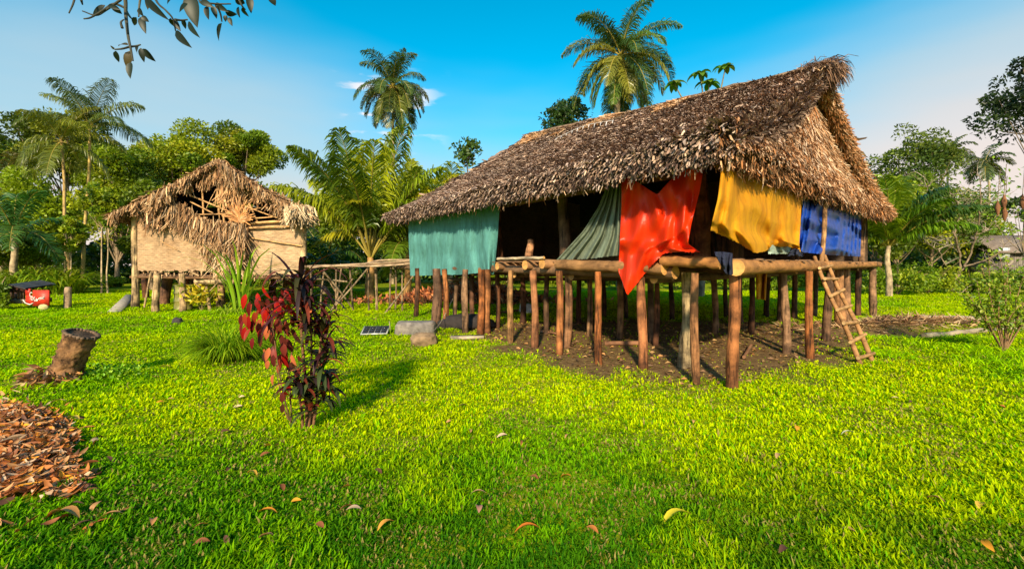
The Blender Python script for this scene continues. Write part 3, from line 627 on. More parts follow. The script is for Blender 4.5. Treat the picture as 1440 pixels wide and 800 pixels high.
cloth('hanging_tarp','blue plastic tarp hanging in creases at the far end of the gable wall','tarp',M_blue,
  [[(1130,280),(1170,290),(1211,302)],[(1126,320),(1168,325),(1211,330)],[(1122,354),(1165,358),(1210,361)]],onG,.06,
  lambda s,t: .045*sin(s*19+5*sin(s*4+.5*t)+2.5*t)*(.3+.7*t)+.015*sin(s*59+6*sin(s*7)+2*t),seed=5,m=150,lump=.14)
cloth('draped_rag','dark navy rag draped over the log at the corner of the deck','rag',M_navy,
  [[(1005,354),(1017,354),(1030,356)],[(1008,362),(1020,368),(1030,362)],[(1014,372),(1022,386),(1031,386)]],onG,.28,
  lambda s,t: .03*sin(s*14+t*3)-.22*max(0,.35-t),seed=6,m=30,k=30)
cloth('hanging_cloth','small ochre cloth strip hanging down below the deck under the yellow cloth','cloth',M_yel,
  [[(1063,378),(1074,378),(1079,378)],[(1064,420),(1071,421),(1077,422)]],onG,-.7,lambda s,t: .05*sin(s*9),seed=8,m=24,k=24)
cloth('hanging_cloth','pale mint cloth end showing beneath the yellow cloth','cloth',M_mint,
  [[(1078,335),(1095,340),(1112,345)],[(1081,357),(1098,357),(1112,357)]],onG,.03,lambda s,t:.03*sin(s*12),seed=9,m=30,k=20)
q=onG(1118,372,-.05); 
cloth('draped_rag','dark blue rag lying between the yellow cloth and the blue tarp','rag',M_navy,
  [[(1112,352),(1120,349),(1128,353)],[(1108,360),(1118,359),(1130,361)]],onG,.2,lambda s,t:.03*sin(s*12),seed=10,m=24,k=16)

# ladder
def ladder():
    bl=fl(1211,512); br_=fl(1228,507); tl=onG(1147,364,.14); tr_=onG(1161,360,.14); tl[2]=1.80; tr_[2]=1.84
    t=thing('ladder','crooked stick ladder leaning on the gable side of the big hut','ladder',(*((bl+br_)/2)[:2],0))
    for s_,(a,b) in enumerate(((bl,tl),(br_,tr_))):
        mb=MB(); p=smoothpath([a-A([0,0,.05]),lerp(a,b,.35)+A([.03,0,-.05]),lerp(a,b,.7)+A([-.02,0,-.03]),b+(b-a)*.03],4); tube(mb,p,np.linspace(.042,.034,len(p)),8,(.40,.21,.085),.04,var=.1); mb.build('rail',M_log,t,smooth=True)
    for i,k in enumerate((.06,.21,.35,.49,.64,.78,.91)):
        a=lerp(bl,tl,k); b=lerp(br_,tr_,k); d=nrm(b-a); mb=MB(); e=A([0,-.045,0])
        dz=A([0,0,.035*sin(i*2.1)])
        tube(mb,A([a-d*.10+e-dz,lerp(a,b,.5)+e,b+d*.10+e+dz]),[.03,.033,.028],8,(.46,.26,.11),.05,cap_col=(.6,.4,.2)); mb.build('rung',M_log,t)
ladder()
# white dry palm leaf thrown on the roof
front=patch_fn(EC,EL,P1+np.append(gn,0)*.16,P2,.18,.045,1)
mb=MB(); r=np.random.default_rng(9)
a,b=.60,.84; p,dn,al,q=frame(front,A([a]),A([b])); p=p[0]+q[0]*.10; dn=dn[0];al=al[0];q=q[0]
pts=A([p-al*.9+dn*-.25+q*.05,p+dn*.0+q*.14,p+al*.9+dn*.35+q*.05]); tube(mb,smoothpath(pts,5),.012,5,(.5,.45,.42))
for k in np.linspace(0,1,34):
    c=smoothpath(pts,5); c=c[int(k*(len(c)-1))]
    for s_ in (-1,1): ribbon(mb,c,al*-.8+dn*s_*1.0+q*.5,.42*(1-.5*k)*(.7+.5*r.random()),.028,.7,(.55,.50,.48),4,r)
tag(mb.build('dead_frond',M_dry),'bleached dry palm frond lying high on the big thatch roof','palm frond')

# ------------------------------------------------------------------ left hut
hl=17.0
def Lp(px,py,d=hl): return at(px,py,d)
sh=thing('ruined_hut','smaller tumbledown stilt hut with woven walls and ragged straw gable','hut',tuple(Lp(308,372)*A([1,1,0])))
def build_left():
    r=np.random.default_rng(21); D6=A([-2.9,5.4,0])
    PO=(.52,.36,.20)
    for i,(px,by,wp,top,c,nm) in enumerate([(190,435,9,292,PO,'post'),(220,438,9,385,PO,'post'),(257,437,9,385,PO,'post'),(311,432,10,384,(.4,.24,.13),'post'),(427,431,8,305,PO,'post'),(232,428,13,384,(.22,.12,.07),'post'),(275,424,10,384,(.25,.12,.06),'post'),(345,425,9,384,DK,'post'),(385,424,9,384,DK,'post'),(400,428,8,384,DK,'post'),(205,420,8,384,DK,'post'),(262,420,9,384,(.3,.08,.04),'post'),(330,420,10,384,DK,'post')]):
        xy=fl(px,by)[:2]
        if i in (0,4): xy=A([(px-720)*hl/F,hl])
        z1=H+(HOR-top)*xy[1]/F; post(sh,xy,wp/2*xy[1]/F,-.12,z1,c,nm,lean=(.12*sin(i*3.1),0),seed=40+i)
    # leaning thin poles below
    for a,b in (((203,432),(212,384)),((280,388),(268,382)),((262,384),(255,392))):
        mb=MB(); tube(mb,A([Lp(*a,hl-.1),Lp(*b,hl-.1)]),.035,6,PO); mb.build('pole',M_wood,sh)
    # deck
    mb=MB(); a=Lp(188,386); b=Lp(430,388); zz=A([0,0,.09]); V=[a,b,b+D6,a+D6]; V=[v-zz for v in V]+V; mb.add(V,A([[0,3,2,1],[4,5,6,7],[0,1,5,4],[1,2,6,5],[2,3,7,6],[3,0,4,7]]),(.2,.12,.07)); mb.build('floor_deck',M_wood,sh)
    log(sh,a+A([-.1,-.03,-.1]),b+A([.1,-.03,-.1]),.05,.05,(.18,.10,.05),'beam',seed=3)
    # woven walls
    WC=(.52,.34,.19)
    a,b=Lp(194,372),Lp(290,372); panel(sh,a[:2],b[:2],Lp(0,381)[2],Lp(0,305)[2],WC,'woven_wall',.05,.025,1)
    a,b=Lp(340,372),Lp(426,372); panel(sh,a[:2],b[:2],Lp(0,387)[2],Lp(0,314)[2],(.56,.38,.22),'woven_wall',.05,.025,2)
    a,b=Lp(316,372,hl+.15),Lp(342,372,hl+.15); panel(sh,a[:2],b[:2],Lp(0,388)[2],Lp(0,358)[2],WC,'woven_wall',.05,.03,3)
    x0=Lp(192,372)[0]; x1=Lp(427,372)[0]
    d2=D6[:2]; pa=A([x0,hl]); pb=A([x1,hl]); panel(sh,pa+d2*.02,pa+d2*.97,1.4,3.4,(.3,.2,.1),'side_wall'); panel(sh,pb+d2*.02,pb+d2*.97,1.4,3.4,(.3,.2,.1),'side_wall')
    panel(sh,pa+d2,pb+d2,1.4,4.6,(.12,.08,.05),'rear_wall')
    # gable frame poles
    PB=(.62,.36,.16)
    for a,b,w_ in [((345,315),(428,311),.06),((345,321),(428,317),.05),((344,308),(428,300),.03),((268,275),(335,303),.04),((268,284),(300,300),.035),((338,303),(362,270),.04),((332,310),(355,272),.035),((350,285),(362,312),.04),((284,265),(286,303),.04),((330,300),(380,290),.03),((345,290),(400,310),.03),((312,262),(316,320),.045),((262,302),(345,300),.035),((306,235),(308,300),.05),((225,305),(260,308),.03),((312,320),(322,410),.03),((318,318),(326,400),.02),((308,300),(316,405),.02),((228,340),(250,352),.015),((345,333),(425,346),.03),((326,395),(350,402),.03)]:
        mb=MB(); dd=hl-.05-.1*r.random(); tube(mb,smoothpath([Lp(*a,dd),(Lp(*a,dd)+Lp(*b,dd))/2+.02*r.standard_normal(3),Lp(*b,dd)],3),w_*.85,6,A(PB)*(.75+.5*r.random())); mb.build('pole',M_log,sh)
    # roof: two slopes
    ap=Lp(308,226,hl-.5); e1=Lp(163,301,hl-.5); e2=Lp(428,302,hl-.5)
    cols=[(.40,.23,.11),(.25,.125,.055),(.54,.35,.19),(.13,.065,.032),(.34,.235,.15)]; wts=[.34,.24,.16,.18,.1]
    for E in (e1,e2):
        S=patch_fn(E,E+D6*1.1,ap,ap+D6*1.1,.12,.05,8); mb=MB(); slab(mb,S,.10,(.3,.2,.12),20,16); cover(mb,S,7000,.45,.07,cols,wts,r,rows=14,lift=.1)
        # strands hanging over the open rake
        t=r.random(2400); P=ap*(1-t)[:,None]+E*t[:,None]+r.standard_normal((2400,3))*A([.04,.10,.05]); P[:,2]-=.12*4*t*(1-t)
        n=2400; vn=vnoise(t*13,t*0,1,91 if E is e1 else 95); ln=(.10+.75*np.clip(vn-.25,0,1))*(.4+.8*r.random(n))
        Dv=A([0,-.12,-1.])+.12*r.standard_normal((n,3))+ (E-ap)/np.linalg.norm(E-ap)*.25
        strips(mb,P,Dv,np.tile(A([0,-1.,.1]),(n,1)),ln,.036*(.5+r.random(n)),pal(n,cols,wts,r,.3),r,0,.15)
        fringe(mb,E,E+D6*1.1,900,.22,.05,cols,wts,r,(np.sign(E[0]-ap[0]),0,0),.3)
        mb.build('roof_thatch',M_thatch,sh)
    # ragged straw skirts across the gable
    mb=MB(); O=(0,-1,0)
    def fr(a,b,n,L,w_=.05,sp=.1,d=hl-.25,c=cols,wt=wts,sag=0): fringe(mb,Lp(*a,d),Lp(*b,d),n,L,w_,c,wt,r,O,sp,.10,.06,.15,sag)
    fr((240,286),(268,296),260,.85,.036); fr((255,296),(300,318),520,.8,.036); fr((300,316),(345,318),520,.95,.036); fr((285,322),(345,330),480,.9,.036); fr((290,335),(335,345),260,.8,.04)
    fr((296,234),(322,238),300,.6,.036); fr((283,252),(296,246),90,.45,.035); fr((336,250),(350,260),150,.5,.035); fr((362,262),(366,266),60,.55); fr((378,272),(402,283),220,.6); fr((402,283),(424,297),150,.4)
    fr((312,258),(340,260),420,.78,.05,.02,hl-.1,[(.62,.36,.17),(.45,.24,.11)],[.6,.4]); fr((200,300),(225,290),220,.38,.036); fr((214,292),(232,288),200,.85)
    fr((226,270),(246,262),120,.4)
    # fan of orange straw and the loose right hand bundle
    for k in range(150):
        c=Lp(335+6*r.random(),303+10*r.random(),hl-.3); a_=r.random()*2.4+.2
        strips(mb,c[None],A([[cos(a_)*.9,-.2,sin(a_)*.8-.25]]),A([[0,-1.,.1]]),A([.6*(.4+.7*r.random())]),A([.05]),pal(1,[(.70,.33,.13),(.55,.25,.1),(.68,.45,.25)],[.5,.3,.2],r),r,0,.1)
    n=600; c=Lp(420,293,hl-.5)+r.standard_normal((n,3))*A([.2,.25,.07])
    strips(mb,c,A([.28,-.3,-.85])+.24*r.standard_normal((n,3))*A([1.3,1,.4]),np.tile(A([0,-1.,.3]),(n,1)),.75*(.5+.6*r.random(n)),.05*(.5+r.random(n)),pal(n,[(.52,.37,.21),(.36,.22,.11),(.62,.47,.29)],[.4,.3,.3],r,.3),r,0,.2)
    for k in range(130):
        c=Lp(302+30*r.random(),330+20*r.random(),hl-.35)
        strips(mb,c[None],A([[.25*r.standard_normal(),-.05,-1.]]),A([[0,-1.,.1]]),A([1.3*(.6+.6*r.random())]),A([.04]),pal(1,[(.60,.40,.22),(.45,.25,.12),(.7,.52,.34)],[.5,.3,.2],r),r,0,.1)
    fr((200,381),(288,382),60,.13,.05,.05,hl-.02,[(.55,.36,.2),(.3,.18,.09)],[.5,.5]); fr((342,387),(424,388),50,.12,.05,.05,hl-.02,[(.55,.36,.2),(.3,.18,.09)],[.5,.5])
    mb.build('straw_skirt',M_thatch,sh)
    # stepladder lying in the shade at the left
build_left()
# platform tray beside the small hut
t=thing('wooden_stand','small wooden tray on a leaning post in front of the ruined hut','stand',tuple(fl(294,437)))
q=fl(294,437); dq=q[1]
mb=MB(); tube(mb,A([at(296,437,dq)-A([0,0,.1]),at(290,400,dq)]),.06,8,(.5,.34,.2)); mb.build('post',M_wood,t)
mb=MB(); c=at(297,398,dq); box(mb,c,(.85,.5,.05),(.5,.34,.2)); box(mb,c+A([0,-.26,.06]),(.9,.03,.10),(.62,.45,.25)); box(mb,c+A([0,.26,.06]),(.9,.03,.10),(.62,.45,.25)); mb.build('tray',M_wood,t)
for s_ in (-1,1):
    mb=MB(); tube(mb,A([c+A([.42*s_,-.27,.02]),c+A([.05*s_,-.2,-.32])]),.02,6,(.5,.34,.2)); mb.build('brace',M_wood,t)
# barrel
def barrel():
    q=fl(241,437); q[1]+=.6; t=thing('oil_drum','rusty olive green oil drum under the ruined hut','drum',tuple(q)); x,y=q[:2]
    z=A([0,.02,.03,.3,.31,.33,.34,.6,.61,.63,.64,.88,.9]); rr=A([.30,.31,.3,.3,.315,.315,.3,.3,.315,.315,.3,.3,.31]); mb=MB()
    tube(mb,np.stack([np.full(13,x),np.full(13,y),z],1),rr,24,(.24,.22,.06)); mb.build('body',M_paint,t,smooth=False)
    mb=MB(); tube(mb,A([[x,y,.9],[x,y,.925]]),[.315,.315],24,(.3,.27,.1)); mb.build('rim',M_paint,t)
barrel()
# sloping grey sheet by the small hut, ladder left of it
mb=MB(); a=fl(163,440); b=fl(186,424); dr=nrm(b-a); sv=A([dr[1],-dr[0],0])*.22
V=[a-sv+A([0,0,.04]),a+sv*.6+A([0,0,.03]),b+sv+A([0,0,.28]),b-sv+A([0,0,.3])]; V=V+[v+A([0,0,.03]) for v in V]
mb.add(V,A([[0,3,2,1],[4,5,6,7],[0,1,5,4],[1,2,6,5],[2,3,7,6],[3,0,4,7]]),(.36,.31,.25)); tag(mb.build('stone_slab',M_stone),'pale grey slab sloping beside the left post of the ruined hut','slab')
# walkway from the small hut to the big hut
wk=thing('walkway','rickety raised pole walkway joining the two huts','walkway',tuple(at(500,372,16.2)*A([1,1,0])))
r=np.random.default_rng(31)
A0=at(437,376,16.8); B0=at(577,369,15.8)
for i in range(7):
    off=A([0,(i-3)*.11,.03*r.standard_normal()]); a=A0+off+A([.4*r.standard_normal(),0,0]); b=B0+off+A([.2*r.standard_normal(),0,.04*r.standard_normal()])
    mb=MB(); tube(mb,smoothpath([a,lerp(a,b,.3)+.04*r.standard_normal(3),lerp(a,b,.65)+.04*r.standard_normal(3),b],3),.034,6,A((.42,.30,.20))*(.7+.5*r.random())); mb.build('deck_pole',M_log,wk)
for px,by,tp,tx,w_ in ((473,432,376,0,.035),(470,430,378,10,.03),(497,436,375,-5,.035),(530,440,372,-2,.05),(519,437,372,0,.03),(548,431,371,2,.035),(556,436,371,0,.035),(566,430,370,0,.03),(437,428,378,0,.035),(450,430,378,6,.03),(485,433,395,-22,.03),(462,438,392,34,.03)):
    d=16.3+.4*r.standard_normal()*.5; a=at(px,372,d); a[2]=-.1; b=at(px+tx,tp,d); mb=MB(); tube(mb,smoothpath([a,(a+b)/2+.03*r.standard_normal(3),b],3),w_,6,A((.30,.21,.13))*(.7+.5*r.random())); mb.build('leg',M_wood,wk)
for (x0,y0,x1,y1) in ((466,436,520,374),(538,445,588,378),(455,382,495,432),(440,392,488,396)):
    mb=MB(); tube(mb,smoothpath([at(x0,y0,15.5),at((x0+x1)/2+1,(y0+y1)/2,15.9),at(x1,y1,16.1)],3),.035,6,(.3,.22,.14)); mb.build('brace',M_wood,wk)

# ------------------------------------------------------------------ trees
def scatter_clumps(r,cen,rad,n,flat=1.):
    v=nrm(r.standard_normal((n,3))); rr=(r.random((n,1))**.45); p=v*rr; p[:,2]=np.where(p[:,2]<-.45,-p[:,2]*.6,p[:,2]); return cen+p*A(rad)
def tree(name,label,px,d,top,bot,wpx,cols,ncl,nl,lsz,trunk=.16,seed=0,group=None,base_px=None,gap=1.,csz=.27,tcol=(.28,.21,.14),cat='tree',depth_r=None,drop=0.):
    r=np.random.default_rng(500+seed); s=d/F; x=(px-720)*s; bx=((base_px or px)-720)*s
    zt=H+(HOR-top)*s; zb=H+(HOR-bot)*s; rx=wpx/2*s; rz=(zt-zb)/2; cen=A([x,d,(zt+zb)/2]); g=float(gz(bx,d)) if d<24 else 0
    t=thing(name,label,cat,(bx,d,g),group)
    ncl=int(ncl*1.5); nl=int(nl*.85); cl=scatter_clumps(r,cen,(rx*.9,(depth_r or min(rx,5.))*.86,rz*.9),ncl)
    mb=MB(); base=A([bx,d,g-.2]); fork=lerp(base,cen,.62)+A([0,0,-rz*.2]); 
    pth=smoothpath([base,lerp(base,fork,.5)+A([.15*r.standard_normal(),0,0]),fork,cen+A([0,0,rz*.35])],5)
    tube(mb,pth,np.linspace(trunk,trunk*.3,len(pth)),8,tcol,.05,var=.1)
    for c in cl[:min(ncl,26)]:
        i=min(len(pth)-2,int(len(pth)*((.72+.25*r.random()) if trunk<.07 else (.5+.42*r.random())))); p0=pth[i]; md=lerp(p0,c,.5)+A([0,0,-.08*np.linalg.norm(c-p0)])
        tube(mb,smoothpath([p0,md,c],4),np.linspace(trunk*.35,trunk*.07,9),5,tcol,caps=False)
    mb.build('trunk',M_bark,t,smooth=True)
    mb=MB(); cr=csz*(rx*rz*min(rx,5.))**(1/3.)
    for i,c in enumerate(cl):
        n=int(nl*(.6+.8*r.random())); k=cr*(.65+.7*r.random())
        v=nrm(r.standard_normal((n,3))); v[:,2]=np.abs(v[:,2])*np.where(r.random(n)<.62,1,-1); q=c+v*A([k*1.1,k*1.1,k*.9])*(.35+.65*r.random((n,1))**.5)
        h=(c[2]-zb)/(2*rz+1e-6); C=A(cols)[r.choice(len(cols),p=_w(len(cols)))]*(.75+.5*r.random())
        C=np.tile(C,(n,1))*(.7+.6*r.random((n,1)))
        D=v+.8*r.standard_normal((n,3))+A([0,0,-drop]); leafquads(mb,q,D,lsz*(.7+.7*r.random(n)),lsz*.5*(.7+.6*r.random(n)),C,r)
    mb.build('crown',M_leaf,t)
    return t
def _w(n): w_=A([1/(1+.5*i) for i in range(n)]); return w_/w_.sum()
G1c=[(.22,.30,.008),(.12,.19,.008),(.34,.37,.010)]
G2c=[(.24,.30,.008),(.13,.21,.008),(.34,.35,.010)]
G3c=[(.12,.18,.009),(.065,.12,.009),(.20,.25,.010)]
GY=[(.28,.34,.012),(.18,.27,.010),(.12,.2,.012)]
G0c=[(.035,.06,.012),(.02,.045,.012),(.06,.09,.015)]
JG='trees of the jungle edge'
# left side wood
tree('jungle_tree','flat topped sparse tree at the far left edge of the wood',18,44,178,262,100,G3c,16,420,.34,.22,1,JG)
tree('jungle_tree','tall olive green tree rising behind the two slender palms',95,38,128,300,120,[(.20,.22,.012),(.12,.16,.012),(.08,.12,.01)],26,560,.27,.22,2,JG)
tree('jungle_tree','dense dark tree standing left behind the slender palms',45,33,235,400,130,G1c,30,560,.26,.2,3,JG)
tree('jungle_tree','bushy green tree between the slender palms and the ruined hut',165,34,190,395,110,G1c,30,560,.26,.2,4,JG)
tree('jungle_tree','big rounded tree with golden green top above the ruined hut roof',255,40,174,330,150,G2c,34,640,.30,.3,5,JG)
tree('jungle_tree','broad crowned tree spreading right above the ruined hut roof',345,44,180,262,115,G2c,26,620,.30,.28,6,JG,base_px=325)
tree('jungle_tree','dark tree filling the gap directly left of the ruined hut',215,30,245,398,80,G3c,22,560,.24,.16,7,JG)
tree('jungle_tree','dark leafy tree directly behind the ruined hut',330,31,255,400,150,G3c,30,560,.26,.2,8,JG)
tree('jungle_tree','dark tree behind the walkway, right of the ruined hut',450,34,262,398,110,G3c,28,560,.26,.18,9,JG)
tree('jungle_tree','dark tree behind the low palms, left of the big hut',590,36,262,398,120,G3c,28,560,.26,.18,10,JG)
tree('jungle_tree','lit leafy tree low at the left edge behind the crate',15,27,300,402,90,GY,20,460,.22,.12,12,JG)
# slim saplings with pale stems
for i,(px,top,bt,wp,lb) in enumerate(((143,250,330,50,'left pale stemmed sapling between the slender palms and the ruined hut'),(152,262,345,46,'right pale stemmed sapling between the slender palms and the ruined hut'),(100,300,370,38,'young lit sapling wrapped in bright leaves beside the slender palm'))):
    tree('sapling',lb,px,26,top,bt,wp,GY,12,170,.22,.055,30+i,'pale stemmed saplings',tcol=(.5,.38,.24),cat='sapling')
# centre and behind the big hut
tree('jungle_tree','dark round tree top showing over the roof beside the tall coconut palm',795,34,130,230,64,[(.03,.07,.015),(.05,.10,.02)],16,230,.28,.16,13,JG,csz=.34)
tree('slender_tree','airy small crowned tree peeping over the left end of the roof',657,30,192,250,44,[(.06,.12,.015),(.1,.17,.02)],16,26,.30,.06,14,JG,csz=.34)
for i,(px,tp,wp,lb) in enumerate(((700,330,150,'shadowy tree behind the left end of the big hut'),(830,330,150,'shadowy tree behind the middle of the big hut'),(960,330,160,'shadowy tree behind the right half of the big hut'),(1090,325,160,'shadowy tree behind the gable end of the big hut'))):
    tree('jungle_tree',lb,px,42,tp-30,402,wp,G1c,20,420,.34,.2,15+i,JG)
# right side wood
tree('jungle_tree','dark branching tree top right of the big hut above the palm fan',1280,40,172,330,105,[(.07,.12,.015),(.13,.18,.02)],34,190,.30,.16,20,JG)
tree('jungle_tree','grey green airy tree behind the bare branches on the right',1310,34,235,390,120,[(.13,.18,.03),(.09,.14,.02),(.20,.23,.04)],30,380,.24,.16,21,JG)
tree('jungle_tree','lush tree standing behind the palm at the gable end of the big hut',1262,34,235,395,110,G1c,30,520,.26,.16,26,JG)
tree('jungle_tree','yellow green tree between the low palms and the roof of the big hut',615,33,240,398,70,G2c,24,520,.26,.16,27,JG)
tree('jungle_tree','dark dense tree close behind the gable end of the big hut',1235,30,270,395,90,G3c,22,520,.25,.16,22,JG)
tree('jungle_tree','warm green tree low behind the bare branches, right of centre of that gap',1345,40,290,398,90,G2c,26,420,.3,.16,28,JG)
tree('jungle_tree','rounded green tree low between the two small far palms',1362,46,262,398,80,G1c,24,400,.3,.16,29,JG)
tree('jungle_tree','low hazy tree at the foot of the small far palms',1395,50,330,398,120,G2c,26,380,.34,.16,23,JG)
tree('jungle_tree','low tree on the right edge beside the grey shed',1440,30,262,340,80,[(.05,.09,.02),(.12,.16,.03)],12,150,.24,.1,24,JG)
tree('overhanging_tree','open dark crowned tree leaning in at the upper right edge','',1452,18,70,235,150,[(.035,.06,.02),(.06,.09,.02)],18,230,.15,.18,25,base_px=1540) if False else None
tr=tree('leaning_tree','open dark crowned tree reaching in at the upper right edge',1455,18,75,225,150,[(.03,.055,.018),(.05,.085,.02)],30,120,.17,.13,25,base_px=1560,csz=.2,tcol=(.2,.16,.13))
r=np.random.default_rng(3)
for px,py in ((1403,292),(1413,300),(1412,283),(1438,283)):
    c=at(px,py,19); mb=MB(); z=np.linspace(.32,-.35,7); tube(mb,np.stack([np.full(7,c[0]),np.full(7,c[1]),c[2]+z],1),A([.01,.04,.08,.10,.09,.06,.02]),8,(.20,.09,.045),.1); mb.build('seed_pod',M_bark,tr)
    mb=MB(); tube(mb,A([c+A([0,0,.32]),c+A([.1,0,1.6])]),.012,5,(.2,.15,.1)); mb.build('stalk',M_bark,tr)

# breadfruit tree behind the roof: only its tips show
def breadfruit():
    d=23.; t=thing('breadfruit_tree','big leaved tree poking its tips over the ridge of the big hut','tree',tuple(at(985,372,d)*A([1,1,0]))); r=np.random.default_rng(77)
    base=at(985,372,d)*A([1,1,0]); hub=at(988,190,d); mb=MB(); tube(mb,smoothpath([base,lerp(base,hub,.5)+A([.2,0,0]),hub],4),np.linspace(.2,.12,9),8,(.3,.24,.18))
    tips=[(948,118),(985,104),(997,118),(1020,96),(965,150),(1010,150)]
    for px,py in tips: tube(mb,smoothpath([hub,lerp(hub,at(px,py,d),.6)+A([.1,0,-.2]),at(px,py,d)],4),np.linspace(.06,.025,9),6,(.22,.2,.12))
    mb.build('trunk',M_bark,t); mb=MB()
    for px,py in tips:
        c=at(px,py,d)
        for k in range(9):
            a_=k*2*pi/9+r.random()*.5; el=.1+.9*r.random()
            ribbon(mb,c,A([cos(a_),sin(a_)*.8,el]),.72*(.6+.6*r.random()),.30,1.0,(.06+.08*r.random(),.16+.1*r.random(),.012),5,r)
    mb.build('crown',M_leaf,t)
breadfruit()

# ------------------------------------------------------------------ palms
def frond(mb,base,az,el,L,droop,lf,col,r,n=46,side=1.,hang=.5,rach=(.45,.36,.07),w_=.035,rr=.03,leaf_start=.12,vshape=.3):
    m=18; d=A([cos(az)*cos(el),sin(az)*cos(el),sin(el)]); p=A(base); pts=[p.copy()]; st=L/m; dd=d.copy(); lat=A([-sin(az),cos(az),0])*r.standard_normal()*.12
    for i in range(m):
        dd=nrm(dd+A([0,0,-droop/m*(.5+1.3*i/m)])+lat/m); p=p+dd*st; pts.append(p.copy())
    pts=A(pts); tube(mb,pts,np.linspace(rr,rr*.15,m+1),5,rach,caps=False)
    T=nrm(np.gradient(pts,axis=0)); u=np.linspace(leaf_start,1,n); idx=u*m
    P=A([np.interp(idx,np.arange(m+1),pts[:,q]) for q in range(3)]).T; t=A([np.interp(idx,np.arange(m+1),T[:,q]) for q in range(3)]).T; t=nrm(t)
    S=nrm(np.cross(t,A([0.001,0.002,1.]))); U=np.cross(S,t)
    prof=np.sin(np.clip((u-leaf_start)/(1-leaf_start)*.9+.1,0,1)*pi)**.55*lf
    for sg in (-1,1):
        nn=n; D=nrm(S*sg+t*(.45+.5*u)[:,None]+U*vshape+.07*r.standard_normal((nn,3)))
        ln=(prof*(.85+.3*r.random(nn)))[:,None]; m1=P+D*ln*.45; D2=nrm(D+A([0,0,-hang])*(1+.4*r.standard_normal((nn,1)))); m2=m1+D2*ln*.33; D3=nrm(D2+A([0,0,-hang*1.1])); tp=m2+D3*ln*.25
        wv=nrm(t+.3*r.standard_normal((nn,3)))*w_*.5
        V=np.stack([P-wv*.5,P+wv*.5,m1+wv,m1-wv,m2+wv*.8,m2-wv*.8,tp],1).reshape(-1,3); b=np.arange(nn)[:,None]*7
        C=A(col)*(.75+.5*r.random((nn,1))); 
        mb.add(V,[b+A([[0,1,2,3]]),b+A([[3,2,4,5]]),b+A([[5,4,6]])],np.repeat(C,7,0))
def palm(name,label,px,py,d,L,nf,cols,seed,trunk=.14,base_px=None,els=(-.6,1.3),lf=.7,n=46,hang=.5,droop=(1.2,2.0),tcol=(.42,.33,.22),w_=.05,rr=.035,group=None,azs=None,baseZ=0,ls=.12):
    r=np.random.default_rng(seed+900); c=at(px,py,d); bx=((base_px or px)-720)*d/F; t=thing(name,label,'palm tree',(bx,d,baseZ),group)
    b=A([bx,d,baseZ-.2]); hgt=c[2]-b[2]; pth=smoothpath([b,lerp(b,c,.4)+A([.02*hgt*r.standard_normal(),0,0]),lerp(b,c,.75)+A([.02*hgt*r.standard_normal(),0,0]),c],8)
    rad=np.linspace(trunk*1.25,trunk*.75,len(pth))*(1+.05*np.sin(np.arange(len(pth))*1.9)); mb=MB(); tube(mb,pth,rad,9,tcol,.02,var=.1); mb.build('trunk',M_bark,t,smooth=True)
    for i in range(nf):
        u=(i+.5)/nf; el=els[1]+(els[0]-els[1])*u**.85+.12*r.standard_normal(); az=i*2.399963+.25*r.standard_normal() if azs is None else azs[i%len(azs)]+.2*r.standard_normal()
        mb=MB(); cc=A(cols)[r.choice(len(cols),p=_w(len(cols)))]*(.8+.4*r.random())
        frond(mb,c+A([0,0,-.12*u*hang]),az,el,L*(.85+.3*r.random())*(1-.12*u),droop[0]+(droop[1]-droop[0])*(1-abs(el)/1.6),lf*(.85+.3*r.random()),cc,r,n=n,hang=hang,w_=w_,rr=rr,leaf_start=ls); mb.build('frond',M_palm,t)
    return t
CP=[(.10,.17,.020),(.17,.21,.020),(.24,.24,.03),(.05,.10,.02)]
palm('coconut_palm','tallest coconut palm rising behind the ridge of the big hut',873,78,28,4.3,40,CP,1,.2,els=(-1.25,1.45),lf=1.05,n=90,hang=1.0,droop=(1.0,2.0),w_=.055,rr=.05)
palm('coconut_palm','slim coconut palm rising over the low palms in the middle',552,122,38,3.9,38,[(.07,.12,.02),(.12,.15,.02),(.16,.17,.03)],2,.14,els=(-1.2,1.4),lf=1.0,n=80,hang=1.0,w_=.06,rr=.05,tcol=(.34,.27,.18))
palm('areca_palm','taller of the two slender palms, its crown highest on the left',126,176,28,3.9,9,[(.10,.14,.022),(.14,.17,.02)],3,.085,base_px=115,els=(.35,1.45),lf=1.1,n=80,hang=1.5,droop=(.7,1.7),tcol=(.55,.40,.14),w_=.045)
palm('areca_palm','shorter slender palm with drooping yellowish crown, left of the taller one',86,196,27,3.2,11,[(.22,.24,.02),(.14,.17,.02)],4,.08,base_px=103,els=(-.5,1.4),lf=1.15,n=80,hang=1.6,droop=(.9,1.8),tcol=(.50,.34,.14),w_=.045)
